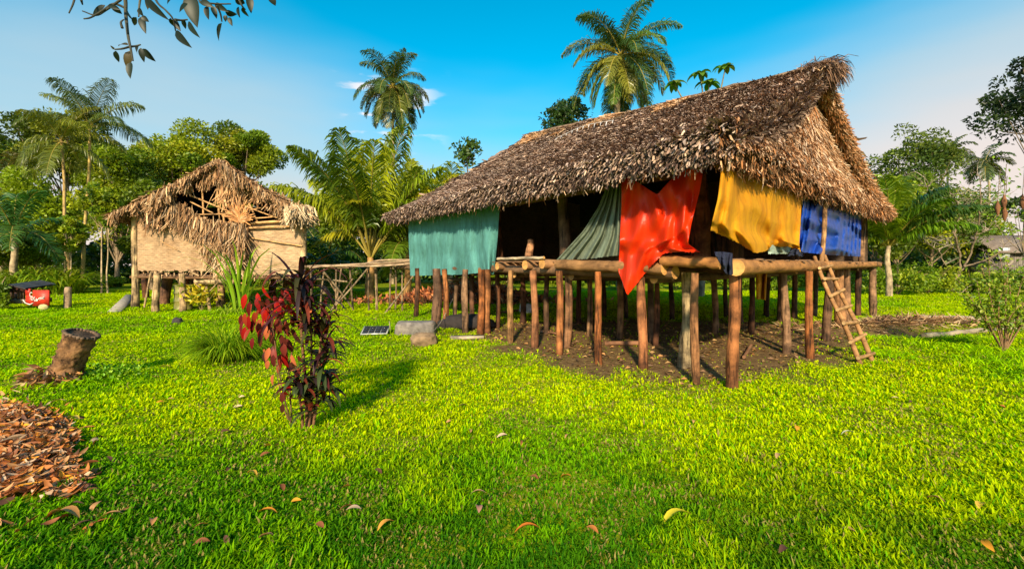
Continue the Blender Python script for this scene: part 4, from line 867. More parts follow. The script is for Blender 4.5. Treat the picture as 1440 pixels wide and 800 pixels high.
# low palms of the middle, their fronds springing from near the ground
LP=[(.32,.36,.010),(.20,.27,.010),(.42,.40,.015),(.10,.17,.010)]
palm('low_palm','large yellow stemmed palm fanning up between the two huts',521,362,22,6.6,20,LP,5,.2,ls=.26,els=(.85,1.47),lf=1.45,n=96,hang=1.15,droop=(.7,1.5),tcol=(.45,.26,.1),w_=.075,rr=.06)
palm('low_palm','palm with arching fronds between the large fanning palm and the big hut',572,350,24,5.2,16,LP,6,.18,ls=.2,els=(.35,1.4),lf=1.2,n=80,hang=.9,droop=(.6,1.5),tcol=(.42,.25,.1),w_=.08,rr=.05)
palm('low_palm','palm frond fan rising behind the left end of the big roof',632,345,27,6.4,18,LP,7,.18,els=(.3,1.3),lf=1.3,n=66,hang=.9,droop=(.6,1.5),w_=.08,rr=.05)
palm('low_palm','dark low palm behind the walkway beside the ruined hut',455,370,25,3.8,12,[(.05,.12,.015),(.09,.17,.015)],8,.16,els=(.0,1.3),lf=.9,n=46,hang=.8,w_=.08,rr=.04)
palm('low_palm','dark palm on the far left behind the tall reeds',20,330,25,4.2,12,[(.04,.12,.02),(.08,.17,.02)],9,.16,els=(.0,1.3),lf=.9,n=46,hang=.8,w_=.08,rr=.04)
palm('low_palm','palm with upright fronds just beyond the gable end of the big hut',1250,345,23,4.2,20,[(.13,.24,.012),(.22,.30,.010),(.06,.12,.015)],10,.13,els=(.5,1.42),lf=1.2,n=72,hang=.9,droop=(.5,1.3),w_=.08,rr=.05)
# reddish dead frond over the low palm
FP='small far coconut palms'
palm('coconut_palm','left one of the two small far palms on the right',1338,212,56,3.0,16,[(.09,.12,.02),(.15,.17,.02)],11,.13,els=(-.7,1.3),lf=.9,n=34,hang=.8,w_=.12,rr=.05,group=FP,tcol=(.5,.42,.32))
palm('coconut_palm','right one of the two small far palms on the right',1385,228,52,3.0,16,[(.07,.10,.03),(.12,.14,.03)],12,.13,els=(-.7,1.3),lf=.9,n=34,hang=.8,w_=.12,rr=.05,group=FP,tcol=(.5,.42,.32),base_px=1378)
palm('coconut_palm','dark leaved palm low on the left edge of the wood',5,250,34,3.6,14,[(.12,.10,.03),(.07,.1,.02)],13,.15,els=(-.5,1.2),lf=.8,n=40,hang=.8,w_=.09)

# ------------------------------------------------------------------ shrubs and undergrowth
def shrub(name,label,px,py,w,h,cols,n,lsz,seed,group=None,d=None,cat='shrub'):
    r=np.random.default_rng(seed+1300); q=fl(px,py) if d is None else at(px,372,d)*A([1,1,0]); t=thing(name,label,cat,tuple(q),group); mb=MB()
    for k in range(9):
        a_=r.random()*2*pi; tip=q+A([cos(a_)*w*.35,sin(a_)*w*.35,h*(.5+.4*r.random())]); tube(mb,smoothpath([q,lerp(q,tip,.5)+A([0,0,h*.1]),tip],3),np.linspace(.025,.008,7),5,(.3,.22,.12))
    mb.build('stem',M_bark,t); mb=MB(); ncl=14
    for k in range(ncl):
        a_=r.random()*2*pi; rr=r.random()**.5; c=q+A([cos(a_)*rr*w*.4,sin(a_)*rr*w*.35,h*(.15+.68*r.random()*(1-.35*rr))]); m=n//ncl; v=nrm(r.standard_normal((m,3))); rad=A([w*.18,w*.18,h*.2])*(.7+.6*r.random())
        C=A(cols)[r.choice(len(cols))]*(.75+.5*r.random((m,1))); leafquads(mb,c+v*rad*(.3+.7*r.random((m,1))),v+.7*r.standard_normal((m,3)),lsz*(.7+.6*r.random(m)),lsz*.5,C,r)
    mb.build('foliage',M_leaf,t); return t
BB=[(.22,.33,.010),(.15,.25,.010),(.30,.36,.012)]
SG='bushes at the edge of the lawn'
for i,(px,py,w,h,lb) in enumerate([(1262,415,3.6,2.3,'bright bush nearest the gable end of the big hut'),(1305,413,3.8,2.3,'bright rounded bush behind the bare forked tree'),(1365,412,3.2,1.6,'low bright bush right of the bare forked tree'),(1420,414,3.6,1.9,'bright bush in front of the grey shed'),(1100,408,3.2,1.7,'bright bush seen under the deck near the ladder'),(1030,407,3.4,1.6,'bright bush seen under the deck corner'),(950,406,3.4,1.5,'bush seen under the deck behind the pale thick post'),(870,406,3.6,1.6,'bush seen under the middle of the deck'),(790,406,3.4,1.6,'bush seen under the deck left of the middle')]):
    shrub('bush',lb,px,py,w,h,BB,3600,.17,i,SG)
for i,(px,py,w,h,cols,lb) in enumerate([(35,412,4.5,2.2,GY,'tall leafy bush behind the red painted crate'),(90,408,3.5,1.7,GY,'bright low bush behind the stump post'),(150,404,3.0,.9,G1c,'low green bush at the foot of the slender palms'),(-14,438,1.1,1.5,GY,'thin leafed bush at the far left edge beside the crate'),(700,412,3.5,1.4,G1c,'dark bush behind the left part of the big hut'),(470,404,5.5,2.1,G3c,'dark bush behind the walkway'),(400,404,4.5,2.0,G3c,'dark bush behind the right half of the ruined hut'),(1180,409,3.0,1.5,BB,'bush behind the foot of the ladder')]):
    shrub('bush',lb,px,py,w,h,cols,3000,.16,20+i,SG)
# a mass of shadowy undergrowth behind everything
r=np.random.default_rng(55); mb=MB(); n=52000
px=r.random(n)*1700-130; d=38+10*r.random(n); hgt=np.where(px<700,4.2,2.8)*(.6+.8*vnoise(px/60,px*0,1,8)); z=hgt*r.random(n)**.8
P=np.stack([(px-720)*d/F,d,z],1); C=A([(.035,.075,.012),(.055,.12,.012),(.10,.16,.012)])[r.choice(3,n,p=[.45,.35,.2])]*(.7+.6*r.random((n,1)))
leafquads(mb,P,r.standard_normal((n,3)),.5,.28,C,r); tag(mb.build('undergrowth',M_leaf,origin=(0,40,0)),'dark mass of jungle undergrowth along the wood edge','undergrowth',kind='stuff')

# tall reeds and broad grasses left
def reed(name,label,px,py,n,h,w,cols,sp,seed,d=None,lean=.35,cat='plant',group=None,droop=1.2,material=None):
    r=np.random.default_rng(seed+1700); q=fl(px,py); t=MB()
    for k in range(n):
        a_=r.random()*2*pi; rr=sp*r.random()**.5; b=q+A([cos(a_)*rr,sin(a_)*rr,0]); b[2]=gz(b[0],b[1])-.01; a2=a_+.6*r.standard_normal()
        ribbon(t,b,A([cos(a2)*lean*(.3+r.random()),sin(a2)*lean*(.3+r.random()),1]),h*(.55+.6*r.random()),w,droop,A(cols[r.integers(len(cols))])*(.75+.5*r.random()),6,r)
    return tag(t.build(name,material or M_leaf,origin=tuple(q)),label,cat,group)
for i,(px,lb) in enumerate(((20,'tall green reeds at the left edge of the wood'),(62,'tall green reeds behind the sawn post'),(85,'tall green reeds beside the slender palms'),(45,'tall green reeds straight behind the red crate'))):
    reed('reed_clump',lb,px,414,150,2.3,.10,BB,1.0,i,group='reed clumps',cat='reeds')
reed('grass_tussock','round tussock of long arching grass on the lawn',320,507,1000,.92,.016,[(.24,.38,.01),(.14,.26,.008),(.36,.46,.015)],.20,9,lean=.6,droop=.9,cat='grass tuft',material=M_grass)
reed('cane_plant','tall bright green cane plant in front of the ruined hut',340,440,26,2.9,.09,[(.30,.46,.02),(.2,.36,.015)],.22,10,lean=.22,droop=.9)
reed('strap_plant','dark green strap leaved plant right of the hanging straw',366,434,60,1.6,.08,[(.04,.10,.02),(.07,.15,.02)],.3,11,lean=.6,droop=1.6)
reed('cane_plant','small bright cane tuft under the right wall of the ruined hut',322,441,34,.8,.05,[(.3,.42,.02)],.3,12,lean=.5,droop=1.3)
# croton by the small hut
def croton():
    q=fl(283,437); r=np.random.default_rng(61); t=thing('croton','yellow speckled croton bush in front of the ruined hut','plant',tuple(q)); mb=MB()
    for k in range(9): tube(mb,A([q,q+A([.22*r.standard_normal(),.15*r.standard_normal(),.5+.3*r.random()])]),.012,5,(.3,.25,.1))
    mb.build('stem',M_bark,t); mb=MB(); n=210; c=q+r.random((n,1))*0+np.stack([.24*r.standard_normal(n),.2*r.standard_normal(n),.3+.6*r.random(n)],1)
    leaves(mb,c,r.standard_normal((n,3))+A([0,0,.5]),.24,.10,A([(.62,.48,.02),(.25,.30,.02),(.7,.6,.05)])[r.choice(3,n,p=[.45,.3,.25])],r=r); mb.build('foliage',M_leaf,t)
croton()

# bare forked tree on the right
def bare():
    d=26.; q=at(1342,372,d)*A([1,1,0]); t=thing('bare_tree','leafless grey tree with crooked pale branches on the right','tree',tuple(q)); r=np.random.default_rng(41); mb=MB()
    lim=[([(1340,421),(1342,400),(1348,385),(1350,360),(1342,330),(1330,312),(1300,288),(1262,286)],.16,.02),([(1346,388),(1362,362),(1372,330),(1378,300),(1380,262),(1374,240)],.10,.02),([(1342,330),(1348,300),(1340,275),(1325,262)],.06,.015),([(1330,312),(1312,318),(1290,330),(1262,328)],.05,.012),([(1318,300),(1305,268),(1300,250)],.04,.01),([(1355,375),(1385,366),(1408,352),(1425,330)],.08,.015),([(1378,300),(1395,280),(1410,262)],.045,.01),([(1348,385),(1330,372),(1318,350),(1296,340)],.06,.012),([(1385,366),(1402,375),(1424,372)],.04,.01),([(1342,408),(1356,416),(1362,420)],.06,.04),([(1372,330),(1390,322),(1404,300)],.04,.01),([(1350,350),(1336,345),(1322,338)],.03,.008)]
    for pts,r0,r1 in lim:
        p=smoothpath([at(x,y,d+.3*r.standard_normal()*(i>0)) for i,(x,y) in enumerate(pts)],5,.03,r); tube(mb,p,np.linspace(r0*.62,r1*.7,len(p)),7,(.24,.18,.12),.05,var=.12)
        for k in range(9):
            s_=p[int(len(p)*(.3+.68*r.random()))]; e=s_+A([r.standard_normal()*.7,.5*r.standard_normal(),.55*r.random()+.1]); m=(s_+e)/2+.12*r.standard_normal(3); tube(mb,smoothpath([s_,m,e],3),np.linspace(.022,.006,7),4,(.42,.35,.28),caps=False)
            for kk in range(2):
                e2=e+A([r.standard_normal()*.3,.2*r.standard_normal(),.3*r.random()]); tube(mb,A([m if kk else e,e2]),[.009,.004],4,(.42,.35,.28),caps=False)
    mb.build('trunk',M_bark,t,smooth=True)
    mb=MB(); n=300; c=at(1400,285,d)+r.standard_normal((n,3))*A([1.1,.6,1.0]); leafquads(mb,c,r.standard_normal((n,3)),.24,.12,pal(n,[(.2,.32,.02),(.1,.2,.02)],[.6,.4],r),r); mb.build('foliage',M_leaf,t)
bare()

# young shrub right foreground
def rshrub():
    q=fl(1412,497); r=np.random.default_rng(71); t=thing('young_tree','thin young shrub with sparse lime leaves at the right edge of the lawn','shrub',tuple(q)); mb=MB(); tips=[]
    for k in range(22):
        tip=q+A([(r.random()-.4)*1.7,.35*r.standard_normal(),.7+1.3*r.random()]); m=lerp(q,tip,.5)+A([.1*r.standard_normal(),0,.12]); p=smoothpath([q,m,tip],4); tube(mb,p,np.linspace(.014,.004,len(p)),5,(.28,.17,.09)); tips+= [p[int(i)] for i in np.linspace(3,len(p)-1,9)]
    mb.build('stem',M_bark,t); mb=MB(); T=np.repeat(A(tips),8,0); n=len(T); leaves(mb,T+.07*r.standard_normal((n,3)),r.standard_normal((n,3))+A([0,0,.3]),.085,.045,pal(n,[(.26,.36,.02),(.14,.25,.02),(.34,.38,.05)],[.5,.3,.2],r),r=r); mb.build('foliage',M_leaf,t)
rshrub()
# logs and far shed on the right
for i,(a,b,rad,lb) in enumerate((((1290,461),(1443,458),.10,'long pale log lying in front, at the right edge of the lawn'),((1300,470),(1450,464),.07,'thinner grey log lying just nearer than the long pale log'),((1322,455),(1405,452),.08,'short dark log lying behind the long pale log'))):
    p=fl(*a);q=fl(*b); p[2]=gz(*p[:2])+rad*.7;q[2]=gz(*q[:2])+rad*.7; mb=MB(); tube(mb,smoothpath([p,lerp(p,q,.5),q],5,.012),np.linspace(rad,rad*.8,11),9,((.45,.36,.25),(.36,.30,.22),(.2,.14,.09))[i],.04,var=.1); tag(mb.build('fallen_log',M_log),lb,'log','logs lying on the right of the lawn')
d=36.; t=thing('grey_shed','weathered grey wooden shed far away at the right edge','shed',tuple(at(1436,372,d)*A([1,1,0])))
mb=MB(); a=at(1404,372,d); b=at(1475,372,d); box(mb,((a[0]+b[0])/2,d+2,1.6),(b[0]-a[0],4,2.1),(.22,.20,.19)); 
for k in range(26): box(mb,(a[0]+.08+k*.16,d-.03,1.6),(.13,.04,2.05),A((.26,.23,.21))*(.7+.5*r.random()))
mb.build('wall',M_wood,t)
mb=MB(); rx0,rx1=a[0]-.5,b[0]+.3; V=[(rx0,d-.6,2.6),(rx1,d-.6,2.6),(rx1,d+2,4.1),(rx0,d+2,4.1),(rx0,d+4.6,2.6),(rx1,d+4.6,2.6)]; V=V+[(x,y,z+.12) for x,y,z in V]
mb.add(V,A([[0,3,2,1],[3,4,5,2],[6,7,8,9],[9,8,11,10],[0,1,7,6],[4,10,11,5],[0,6,9,3],[3,9,10,4],[1,2,8,7],[2,5,11,8]]),(.22,.17,.14)); mb.build('roof',M_thatch,t)
mb=MB(); box(mb,at(1412,356,d-.4),(.9,.06,.9),(.55,.55,.58)); mb.build('shutter',M_paint,t)

# ------------------------------------------------------------------ cordyline and red shrub in the foreground
def cordyline():
    q=fl(430,603); q[2]=gz(q[0],q[1]); d=q[1]; r=np.random.default_rng(81); t=thing('cordyline','tall dark maroon strap leaved plant in the foreground lawn','plant',tuple(q))
    def Q(px,py,o_=0.): return at(px,py,d+o_)
    ms=[(.045,.010,.012),(.085,.014,.012),(.03,.018,.018),(.05,.045,.012),(.16,.03,.015)]
    stems=[([(432,600),(430,540),(424,470),(422,405)],0.,[(422,400,.58,40),(423,427,.56,36),(427,455,.46,26)],.014),
           ([(440,602),(446,560),(448,520),(452,470)],-.05,[(452,462,.40,28),(457,485,.38,26),(452,508,.36,24),(450,528,.34,22)],.013),
           ([(426,602),(424,575),(420,555),(418,540)],-.14,[(418,538,.34,26),(422,556,.28,18)],.012),
           ([(436,602),(440,580),(452,560),(460,545)],.1,[(460,540,.36,22),(455,556,.28,16)],.012),
           ([(434,604),(436,585),(438,560),(440,540)],-.1,[(440,548,.27,18),(436,574,.24,18)],.012),
           ([(431,600),(436,560),(438,500),(437,440)],.12,[(437,436,.32,18),(438,465,.3,12)],.012)]
    for pts,o_,wh,rad in stems:
        mb=MB(); p=smoothpath([Q(x,y,o_*i/3) for i,(x,y) in enumerate(pts)],5); p[0,2]-=.03; tube(mb,p,np.linspace(rad*1.3,rad*.8,len(p)),8,(.20,.10,.05),.05,var=.15); mb.build('stem',M_bark,t)
        mb=MB()
        for (px,py,L,n) in wh:
            c=Q(px,py,o_)
            for k in range(n):
                a_=k*2.4+r.random(); el=.1+1.9*r.random()**1.3; cc=A(ms[r.integers(len(ms))])*(.7+.7*r.random())
                if r.random()<.08: cc=A((.55,.16,.06))
                if py>500 and r.random()<.35: cc=A((.05,.07,.02))
                ribbon(mb,c+A([0,0,.05*r.standard_normal()]),A([cos(a_),sin(a_)*.8,el]),L*(.6+.5*r.random()),.046,.3+.8*r.random(),cc,7,r)
        mb.build('leaf_whorl',M_cord,t)
cordyline()
def redplant():
    q=fl(408,598); q[2]=gz(q[0],q[1]); d=q[1]+.03; r=np.random.default_rng(83); t=thing('copperleaf','red broad leaved shrub leaning left beside the maroon strap leaved plant','plant',tuple(q))
    Q=lambda px,py,o_=0.: at(px,py,d+o_)
    paths=[[(410,598),(400,560),(392,520),(385,470),(378,425)],[(410,598),(408,550),(404,500),(398,450),(395,420)],[(409,598),(398,570),(392,540),(388,510)],[(385,470),(372,450),(360,430)],[(404,520),(412,490),(418,470)]]
    mb=MB()
    for i,pp in enumerate(paths): p=smoothpath([Q(x,y,.05*i) for x,y in pp],4); tube(mb,p,np.linspace(.008,.004,len(p)),6,(.2,.1,.06))
    mb.build('stem',M_bark,t)
    RC=[(.26,.006,.006),(.38,.010,.006),(.12,.006,.008),(.30,.035,.014),(.10,.02,.012)]; DC=[(.11,.018,.014),(.2,.03,.02),(.07,.02,.015)]; OC=[(.5,.13,.05)]
    L=[(352,424,-20,45,.17,RC),(362,412,10,30,.14,RC),(370,425,14,30,.17,RC),(385,415,18,26,.15,RC),(400,410,20,20,.14,RC),(345,440,-8,32,.14,RC),(358,440,-10,38,.15,RC),(395,425,-6,34,.16,RC),(410,418,16,22,.15,RC),(380,436,-4,30,.15,RC),
       (375,425,20,-14,.13,RC),(405,430,22,18,.14,RC),(352,462,-10,18,.15,RC),(362,455,6,34,.15,DC),(375,452,-12,36,.15,DC),(388,448,10,36,.16,DC),(400,455,14,34,.15,DC),(368,470,-8,36,.15,RC),(380,470,8,34,.16,DC),(395,470,14,30,.15,DC),(410,462,16,22,.13,DC),(372,490,-8,28,.13,OC),(385,490,8,32,.15,DC),(398,492,12,30,.14,RC),(404,508,8,26,.13,DC),(395,508,-10,26,.12,OC),(410,506,12,24,.12,OC),(388,432,-16,30,.15,RC),(365,432,-18,20,.14,RC),(404,540,8,22,.12,RC),(398,552,-8,26,.13,DC),(366,448,-22,30,.13,OC),(392,500,-4,34,.13,DC),(415,440,6,40,.14,DC)]
    mb=MB()
    for k in range(3):
        for (px,py,dx,dy,ln,cs) in L:
            c=Q(px+6*k*r.standard_normal(),py+6*k*r.standard_normal(),.12*r.standard_normal()); D=A([dx*.8,8*r.standard_normal(),-abs(dy)-8])
            cc=A(cs[r.integers(len(cs))])*(.75+.5*r.random()); ribbon2(mb,c,D,ln*(.85+.3*r.random()),ln*(.32+.12*r.random()),cc,r)
    mb.build('foliage',M_cord,t)
def ribbon2(mb,base,d,L,W,col,r):
    """broad pointed leaf with cupped halves"""
    d=nrm(d); ns=6; t=np.linspace(0,1,ns+1); curve=-.25*L*t**2; S=nrm(np.cross(d,A([.3*r.standard_normal(),-1,.5*r.standard_normal()]))); U=np.cross(S,d)
    pts=base+d*(t*L)[:,None]+U*curve[:,None]; w_=W*.5*np.sin(np.clip(t,0,1)**.75*pi)**.8; w_[0]=.002; w_[-1]=.001
    V=np.stack([pts-S*w_[:,None]+U*(w_*.3)[:,None],pts,pts+S*w_[:,None]+U*(w_*.3)[:,None]],1).reshape(-1,3); i=np.arange(ns)[:,None]*3
    mb.add(V,np.concatenate([i+A([[0,1,4,3]]),i+A([[1,2,5,4]])]),np.clip(col,0,1))
redplant()

# ------------------------------------------------------------------ stump
def stump():
    q=fl(86,538); d=q[1]; r=np.random.default_rng(91); t=thing('tree_stump','leaning sawn brown tree stump with rotting foot','stump',tuple(q))
    top=at(115,470,d+.05); b=at(84,540,d); p=smoothpath([b-A([0,0,.1]),lerp(b,top,.3),lerp(b,top,.65),top],6); n=len(p)
    mb=MB(); tube(mb,p,np.interp(np.linspace(0,1,n),[0,.25,.5,.9,1],[.21,.19,.17,.185,.19]),26,(.30,.16,.075),.09,True,(.15,.09,.055),.25,r); mb.build('trunk',M_stump,t,smooth=False)
    mb=MB(); m=26; rim=[]; 
    for k in range(m):
        a_=k*2*pi/m; ax=nrm(top-b); s1=nrm(np.cross(ax,A([0,1.,0]))); s2=np.cross(ax,s1); c=top+(s1*cos(a_)+s2*sin(a_))*.185
        box(mb,c+A([0,0,.005]),(.05,.04,.03+.03*r.random()),A((.16,.10,.06))*(.6+.6*r.random()),r.random()*3)
    mb.build('rim',M_stone,t)
    mb=MB(); n=260; a_=r.random(n)*2*pi; rr=.13+.17*r.random(n); P=np.stack([q[0]+np.cos(a_)*rr-.08,q[1]+np.sin(a_)*rr*.8-.05,.02+.25*r.random(n)*(1-(rr-.15)/.3)],1)
    D=np.stack([np.cos(a_),np.sin(a_),-.5*r.random(n)],1)+.5*r.standard_normal((n,3)); leaves(mb,P,D,.16,.05,pal(n,[(.50,.24,.08),(.3,.14,.06),(.6,.42,.2),(.16,.09,.05)],[.4,.3,.15,.15],r),r=r); mb.build('dead_leaves',M_dry,t)
    n=500; mb=MB(); c=fl(150,530)+np.stack([.3*r.standard_normal(n),.2*r.standard_normal(n),.03+.12*r.random(n)],1); leaves(mb,c,r.standard_normal((n,3))+A([0,0,1.]),.05,.03,pal(n,[(.16,.36,.008),(.30,.46,.01)],[.6,.4],r),r=r)
    tag(mb.build('clover_patch',M_leaf,origin=tuple(fl(150,530))),'small patch of round leaved weeds right of the stump','weeds',kind='stuff')
stump()
# sawn post
q=fl(95,434); mb=MB(); z=A([-.1,.2,.5,.74,.82,.84]); tube(mb,np.stack([np.full(6,q[0])+z*.03,np.full(6,q[1]),z],1),[.12,.118,.115,.112,.10,.05],14,(.48,.34,.22),.03,True,(.5,.36,.22),.1); tag(mb.build('sawn_post',M_wood,origin=tuple(q)),'short upright pale wooden post on the left lawn','post')

# ------------------------------------------------------------------ red painted crate at left
def crate():
    q=fl(36,436); d=q[1]; t=thing('drinks_crate_stall','small dark wooden hutch with red painted panels in the weeds','hutch',tuple(q)); s=d/F
    def B(x0,y0,x1,y1,d0,d1,col,name,m_=M_wood):
        a=at(x0,y0,d+d0);b=at(x1,y1,d+d0); mb=MB(); box(mb,((a[0]+b[0])/2,d+(d0+d1)/2,(a[2]+b[2])/2),(abs(b[0]-a[0]),d1-d0,abs(a[2]-b[2])),col); return mb.build(name,m_,t)
    B(6,421,36,427,-.05,.9,(.26,.20,.12),'base_board'); B(8,403,36,411,.02,.06,(.10,.04,.03),'front_board'); B(8,411,34,421,.5,.54,(.08,.04,.03),'back_board')
    for x in (10,16,23,27,31): B(x,411,x+1.8,421,.04,.09,(.35,.2,.1),'slat')
    mb=MB(); a=at(4,403,d); V=[]; 
    for (x,y,o_) in ((9,402,-.15),(19,399.5,-.15),(30,402,-.15),(42,405,-.15)): V.append(at(x,y,d)+A([0,o_,0]))
    V=A(V); G=np.stack([V,V+A([0,1.1,.12])]); grid(mb,G,(.07,.06,.06)); grid(mb,G-A([0,0,.05]),(.06,.05,.05),True); grid(mb,np.stack([G[0],G[0]-A([0,0,.05])]),(.07,.06,.06)); mb.build('lid',M_metal,t)
    p1=B(35.5,406,42,415,-.06,-.01,(.62,.035,.015),'red_panel',M_paint); B(36,415,46,429,-.09,-.04,(.60,.035,.015),'red_panel',M_paint)
    pr=B(46,408,68,430,-.12,-.06,(.66,.04,.015),'red_panel',M_paint)
    # white lettering: a script C and o with a sweeping ribbon, partly worn
    mb=MB(); y0=-.135
    def stroke(pts,w_):
        p=smoothpath([at(x,y,d)+A([0,y0,0]) for x,y in pts],8); tube(mb,p*A([1,1,1]),w_*s,6,(.85,.78,.70))
    stroke([(51,411.5),(49,411),(47.6,413),(47.8,415.5),(49.2,416.8),(51,416)],.55)
    stroke([(51.5,417),(50.2,416.5),(49.6,418.5),(50,421),(51.4,421.5),(52.3,419.5),(51.8,417.3)],.55)
    stroke([(54.5,417),(53.6,419),(53.8,421.5),(55.2,423),(56.3,421.6),(56.6,419),(57.4,422.6),(58.6,422.4)],.55)
    stroke([(57.5,423),(60,419.5),(63,418.3),(66,418.2),(68,417)],.7); stroke([(61,421),(64,420),(67.6,419.6)],.45)
    stroke([(38,421),(41,425),(45,427)],.7); stroke([(44,426.5),(48,427.5),(52,425.5)],.7)
    mb.build('lettering',M_paint,pr)
    q2=fl(62,438); mb=MB(); c=at(61,433,q2[1]); rs=np.random.default_rng(5)
    for k in range(1):
        u,v=np.meshgrid(np.linspace(0,2*pi,14),np.linspace(-pi/2,pi/2,9)); X=np.stack([np.cos(v)*np.cos(u)*.16,np.cos(v)*np.sin(u)*.12,np.sin(v)*.13],-1)*(1+.12*np.sin(3*u+2*v))[...,None]; grid(mb,X+c,(.6,.52,.22))
    tag(mb.build('pale_stone',M_stone,smooth=True),'pale yellowish stone in front of the red painted panel','stone')
crate()

# ------------------------------------------------------------------ small things near the big hut
def rock(px,py,size,col,label,name='rock',seed=0,cat='rock',material=None,origin=None):
    q=fl(px,py); r=np.random.default_rng(seed); u,v=np.meshgrid(np.linspace(0,2*pi,22),np.linspace(-pi/2,pi/2,14)); X=np.stack([np.cos(v)*np.cos(u),np.cos(v)*np.sin(u),np.sin(v)],-1)
    for i in range(X.shape[0]):
        for j in range(X.shape[1]): X[i,j]*=1+.35*mn.noise(Vector(X[i,j]*1.7+seed))+.12*mn.noise(Vector(X[i,j]*5+seed))
    X=np.sign(X)*abs(X)**(.4 if cat=='block' else .8)*A(size)/2; mb=MB(); grid(mb,X+q+A([0,0,size[2]*.38+gz(q[0],q[1])]),col); return tag(mb.build(name,material or M_stone,origin=tuple(q)),label,cat)
rock(585,470,(.98,.5,.36),(.26,.22,.19),'flat grey concrete block on the grass left of the big hut','concrete_block',1,'block')
rock(596,484,(.55,.4,.3),(.28,.18,.10),'brown mossy rock in front of the grey block',seed=2)
rock(250,455,(.26,.22,.2),(.05,.04,.04),'dark stone on the lawn in front of the ruined hut',seed=3)
rock(741,441,(.55,.4,.4),(.6,.62,.68),'white bundle lying under the big hut','white_bundle',4,'bundle',M_paint)
rock(633,478,(.0001,.0001,.0001),(.1,.1,.1),'x') if False else None
mb=MB(); q=fl(657,477); box(mb,(q[0],q[1],.05),(.75,.22,.06),(.42,.36,.28),.15); tag(mb.build('short_plank',M_log),'short pale plank lying on the grass at the hut posts','plank')
# solar panel
q=fl(528,470); t=thing('solar_panel','small dark solar panel lying on the lawn','solar panel',tuple(q))
tl=((0,1,0),0.0)
def flat(mb,c,sx,sy,h,col,rot,tilt): box(mb,c,(sx,sy,h),col,rot,((1,0,0),tilt))
mb=MB(); flat(mb,q+A([0,.0,.10]),.62,.46,.025,(.62,.60,.52),.12,.28); mb.build('frame',M_metal,t)
mb=MB()
for i in range(4):
    for j in range(3):
        cr,sr=cos(.12),sin(.12); lx=(i-1.5)*.143; ly=(j-1)*.14; x=lx*cr-ly*cos(.28)*sr; y=lx*sr+ly*cos(.28)*cr; z=ly*sin(.28); flat(mb,q+A([x,y-.005,.10+z+.014]),.133,.13,.006,(.02,.025,.04),.12,.28)
mb.build('cells',M_glass,t)
mb=MB(); tube(mb,A([q+A([.32,.16,.0]),q+A([.29,.18,.3])]),.012,6,(.6,.5,.35)); mb.build('stake',M_wood,t)
# dark tarp heap under the hut
rock(655,462,(1.5,.8,.42),(.03,.022,.02),'dark heap of covered junk behind the posts at the left end of the big hut','junk_heap',6,'heap',M_navy if False else M_stone)
# orange clay and coconut husk heap behind the walkway
r=np.random.default_rng(101); mb=MB(); q=fl(660,424); n=2600; X=r.standard_normal(n)*2.2; Yy=r.standard_normal(n)*.7; hz=np.maximum(0,.9*np.exp(-(X/2.6)**2-(Yy/.9)**2))*r.random(n)**.4
leaves(mb,q+np.stack([X,Yy,hz],1),r.standard_normal((n,3)),.34,.14,pal(n,[(.50,.17,.06),(.38,.13,.06),(.6,.3,.14),(.2,.09,.05)],[.4,.3,.15,.15],r),r=r); tag(mb.build('husk_heap',M_dry,origin=tuple(q)),'reddish heap of dry husks and leaves behind the left end of the big hut','heap',kind='stuff')
# rope from post to rock
a=fl(600,483)+A([0,0,.1]); b=onL(637,420,.1); mb=MB(); tube(mb,smoothpath([a,lerp(a,b,.5)+A([0,0,-.12]),b],6),.009,5,(.5,.42,.32)); tag(mb.build('rope',M_wood),'thin rope running from the brown rock up to a hut post','rope')
# poles and sticks on the ground below the hut
for i,(a,b,rad,lb) in enumerate((((850,486),(905,487),.05,'dark pole lying on the bare earth below the red sheet'),((700,442),(760,436),.04,'thin pole lying in the grass below the middle of the hut'),((760,468),(800,476),.03,'short stick lying beside the posts under the hut'),((1046,506),(1056,490),.03,'short stick standing off the earth near the corner post'))):
    p=fl(*a);q=fl(*b); mb=MB(); tube(mb,smoothpath([p+A([0,0,.05]),lerp(p,q,.5)+A([0,0,.06]),q+A([0,0,.07])],4),rad,7,(.26,.13,.07),.05); tag(mb.build('stick',M_log),lb,'stick')
# leaf litter on the bare earth
r=np.random.default_rng(111); n=1500; bb=DP.min(0),DP.max(0); P=bb[0]+(bb[1]-bb[0])*r.random((n*6,2)); P=P[(sdist(P[:,0],P[:,1],DP)<-.15)][:n]; n=len(P)
cl=fbm(P[:,0],P[:,1],.8,13)>.42; P=P[cl|(r.random(n)<.3)]; n=len(P); mb=MB(); D=r.standard_normal((n,3))*A([1,1,.15]); leaves(mb,np.column_stack([P,gz(P[:,0],P[:,1])+.02]),D,.11,.05,pal(n,[(.40,.2,.07),(.22,.12,.06),(.5,.3,.12),(.12,.07,.04)],[.3,.3,.15,.25],r),nv=nrm(r.standard_normal((n,3))*.4+A([0,0,1.])),r=r)
tag(mb.build('leaf_litter',M_dry,origin=(4,10,0)),'dry leaf litter and chips on the bare earth under the big hut','litter',kind='stuff')
# dry grass heap on the ditch edge
r=np.random.default_rng(113); n=1600; c=fl(1285,461)+np.stack([1.3*r.standard_normal(n),.28*r.standard_normal(n),np.zeros(n)],1); c[:,2]=gz(c[:,0],c[:,1])+.08*r.random(n); mb=MB(); leaves(mb,c,r.standard_normal((n,3))*A([1,1,.4]),.28,.03,pal(n,[(.42,.26,.12),(.28,.15,.08),(.55,.4,.22)],[.4,.4,.2],r),r=r)
tag(mb.build('dry_brush',M_dry,origin=tuple(fl(1285,461))),'strip of dry brown brush along the ditch right of the ladder','brush',kind='stuff')

